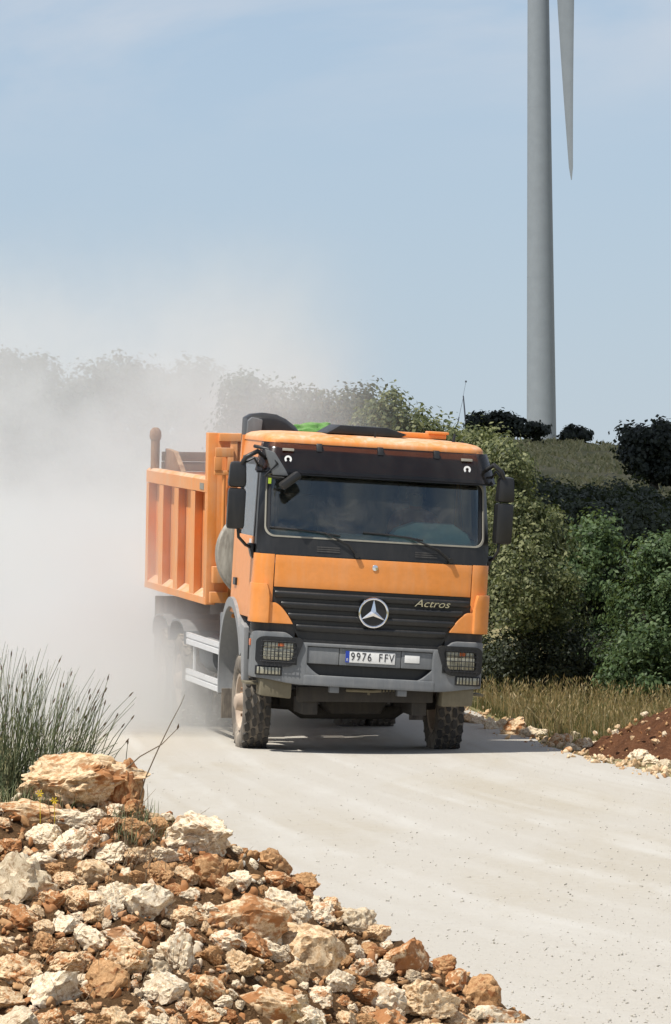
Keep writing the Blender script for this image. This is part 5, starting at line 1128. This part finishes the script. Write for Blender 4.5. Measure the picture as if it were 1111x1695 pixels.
mb = MB(); mb.lathe([(2.4, 1.5), (3.2, 1.75), (4.2, 1.6), (5.0, .9), (5.3, .01)], 24, 'X', (0, 0, zh)); hub = mb.build('hub', MT['tower'], wtb, 50)
tipz = at(939, 298, TY)[2] - tbz; BL = zh - tipz
# blade along -z from the hub centre, rotor axis nearly across the view
def blade(ang):
    mb = MB(); n = 26; rows = []
    for k in range(n + 1):
        t = k / n; r_ = 1.0 + (BL - 1.0) * t
        c = np.interp(t, [0, .05, .2, .5, .8, .97, 1], [1.8, 1.9, 3.1, 2.2, 1.15, .55, .12]); th = c * np.interp(t, [0, .06, .2, .5, 1], [1, .8, .32, .24, .16]); pre = 0.75 * t * t
        for q in range(10):
            a = 2 * math.pi * q / 10; y_ = math.cos(a) * c / 2; x_ = math.sin(a) * th / 2; tw = R(78 - 8 * t)
            X_, Y_ = x_ * math.cos(tw) - y_ * math.sin(tw), x_ * math.sin(tw) + y_ * math.cos(tw)
            p = Vector((X_ + pre + (1 - t) * .0, Y_, -r_)); p = Matrix.Rotation(ang, 3, 'X') @ p; mb.v.append((p.x + 3.55, p.y, p.z + zh))
    for k in range(n):
        for q in range(10): q2 = (q + 1) % 10; mb.f.append((k * 10 + q, k * 10 + q2, k * 10 + 10 + q2, k * 10 + 10 + q))
    mb.f.append(tuple(n * 10 + q for q in range(10))); return mb
for k in range(3): blade(2 * math.pi / 3 * k).build('blade', MT['tower'], wtb, 60)
# thin mast with stay on the skyline
MY_ = 900.0; b0 = at(771, 720, MY_); ms = empty('mast', (b0[0], MY_, float(gz(b0[0], MY_)))); tag(ms, 'thin distant mast with a stay wire left of the turbine', 'mast')
o_ = Vector(ms.location)
MB().tube([Vector((0, 0, 0)), Vector(at(771, 700, MY_)) - o_, Vector(at(767, 655, MY_)) - o_], [.12, .11, .08], 6).build('pole', MT['mast'], ms, 60)
MB().tube([Vector(at(767, 655, MY_)) - o_, Vector(at(771.5, 631, MY_)) - o_], .02, 5).build('whip', MT['mast'], ms, 60)
MB().tube([Vector(at(771.2, 633, MY_)) - o_, Vector(at(771.5, 630, MY_)) - o_], .12, 6).build('top_lamp', MT['mast'], ms, 60)
s_ = MB(); s_.tube([Vector(at(767, 658, MY_)) - o_, Vector(at(760, 690, MY_)) - o_], .025, 5); s_.tube([Vector(at(760, 690, MY_)) - o_, Vector(at(757.5, 703, MY_)) - o_], [.07, .09], 6); s_.build('stay', MT['mast'], ms, 60)

# unseen cumulus above the hill, added to lay its shade on the hillside
def cloudf(p):
    k = 1 + 0.10 * mn.noise(p * 2.5 + Vector((3, 1, 7))) + 0.10 * mn.noise(p * 5 + Vector((3, 1, 7))) + .05 * mn.noise(p * 11)
    c = Vector((60, 410, 0)) + SUN * (700 / SUN.z)
    return c + Vector((p.x * 300 * k, p.y * 260 * k, (p.z * 120 if p.z > 0 else p.z * 25) * k))
cm_, ct, co = mat('cloud_white'); cdf = N(ct, 'ShaderNodeBsdfDiffuse'); cdf.inputs[0].default_value = (0.9, 0.9, 0.9, 1); ctr = N(ct, 'ShaderNodeBsdfTranslucent'); ctr.inputs[0].default_value = (0.75, 0.76, 0.78, 1)
cmx = N(ct, 'ShaderNodeMixShader', i_0=0.45); ct.links.new(cdf.outputs[0], cmx.inputs[1]); ct.links.new(ctr.outputs[0], cmx.inputs[2]); ct.links.new(cmx.outputs[0], co.inputs[0])
tag(blob('cloud', cm_, 5, cloudf), kind='structure')

# ------------------------------------------------------------------ dust thrown up behind the truck
def dustmat():
    m, t, o = mat('dust'); c = coords(t); s = N(t, 'ShaderNodeSeparateXYZ'); t.links.new(c, s.inputs[0]); x, y, z = s.outputs
    h = mth(t, 'SUBTRACT', z, mth(t, 'MULTIPLY', mth(t, 'SUBTRACT', y, 75.0), 0.036))      # height over the rising road
    n1 = noise(t, c, 0.42, 4, 0.6, 0.3); n2 = noise(t, c, 1.5, 3, 0.6)
    nn = mth(t, 'ADD', mth(t, 'MULTIPLY', n1, 0.66), mth(t, 'MULTIPLY', n2, 0.34))
    # cloud top: lower to the right, ragged by the noise
    top = mth(t, 'ADD', mrange(t, x, -2.5, 1.6, 5.4, 5.0, False), mth(t, 'MULTIPLY', mth(t, 'SUBTRACT', nn, 0.5), 7.0))
    fh = mrange(t, mth(t, 'SUBTRACT', h, top), -3.2, 0.6, 1.0, 0.0)
    fl = mth(t, 'ADD', 0.28, mth(t, 'MULTIPLY', 1.2, mrange(t, h, 0.0, 2.6, 1.0, 0.0)))
    # right boundary of the plume runs back along the truck's track, ragged
    rb_ = mth(t, 'ADD', x, mth(t, 'MULTIPLY', mth(t, 'SUBTRACT', y, 82.0), 0.02)); rb_ = mth(t, 'ADD', rb_, mth(t, 'MULTIPLY', mth(t, 'SUBTRACT', nn, 0.5), 3.0))
    fr_ = mrange(t, rb_, -0.3, 1.2, 1.0, 0.0)
    # starts at the rear wheels
    fy = mrange(t, mth(t, 'ADD', y, mth(t, 'MULTIPLY', h, 2.2)), 78.6, 84.5, 0.0, 1.0)
    hz_ = mrange(t, y, 118, 126, 1.0, 0.0)
    d = mth(t, 'MULTIPLY', mth(t, 'MULTIPLY', fh, fl), mth(t, 'MULTIPLY', fr_, fy)); d = mth(t, 'MULTIPLY', d, hz_)
    d = mth(t, 'MULTIPLY', d, mrange(t, nn, 0.44, 0.60, 0.04, 2.0))
    # low roll of dust boiling round the rear wheels
    low = mth(t, 'MULTIPLY', mrange(t, h, 0.1, 1.6, 1.0, 0.0), mrange(t, mth(t, 'ADD', y, mth(t, 'MULTIPLY', n2, 2.0)), 77.4, 80.6, 0.0, 1.0)); low = mth(t, 'MULTIPLY', low, mth(t, 'MULTIPLY', mrange(t, y, 80, 90, 1, 0), mrange(t, x, -3.2, 0.4, 1.0, 0.0)))
    d = mth(t, 'ADD', mth(t, 'MULTIPLY', d, 0.23), mth(t, 'MULTIPLY', low, 1.5))
    v = N(t, 'ShaderNodeVolumePrincipled'); v.inputs['Color'].default_value = (0.945, 0.955, 0.955, 1); v.inputs['Anisotropy'].default_value = 0.15
    t.links.new(d, v.inputs['Density']); t.links.new(v.outputs[0], o.inputs['Volume']); return m
mb = MB(); mb.bx(-12, 3.2, 76.5, 127, -0.5, 9.5); du = mb.build('dust_cloud', dustmat(), None, 0); tag(du, 'pale dust cloud billowing up behind the truck on the left', 'dust', kind='stuff')
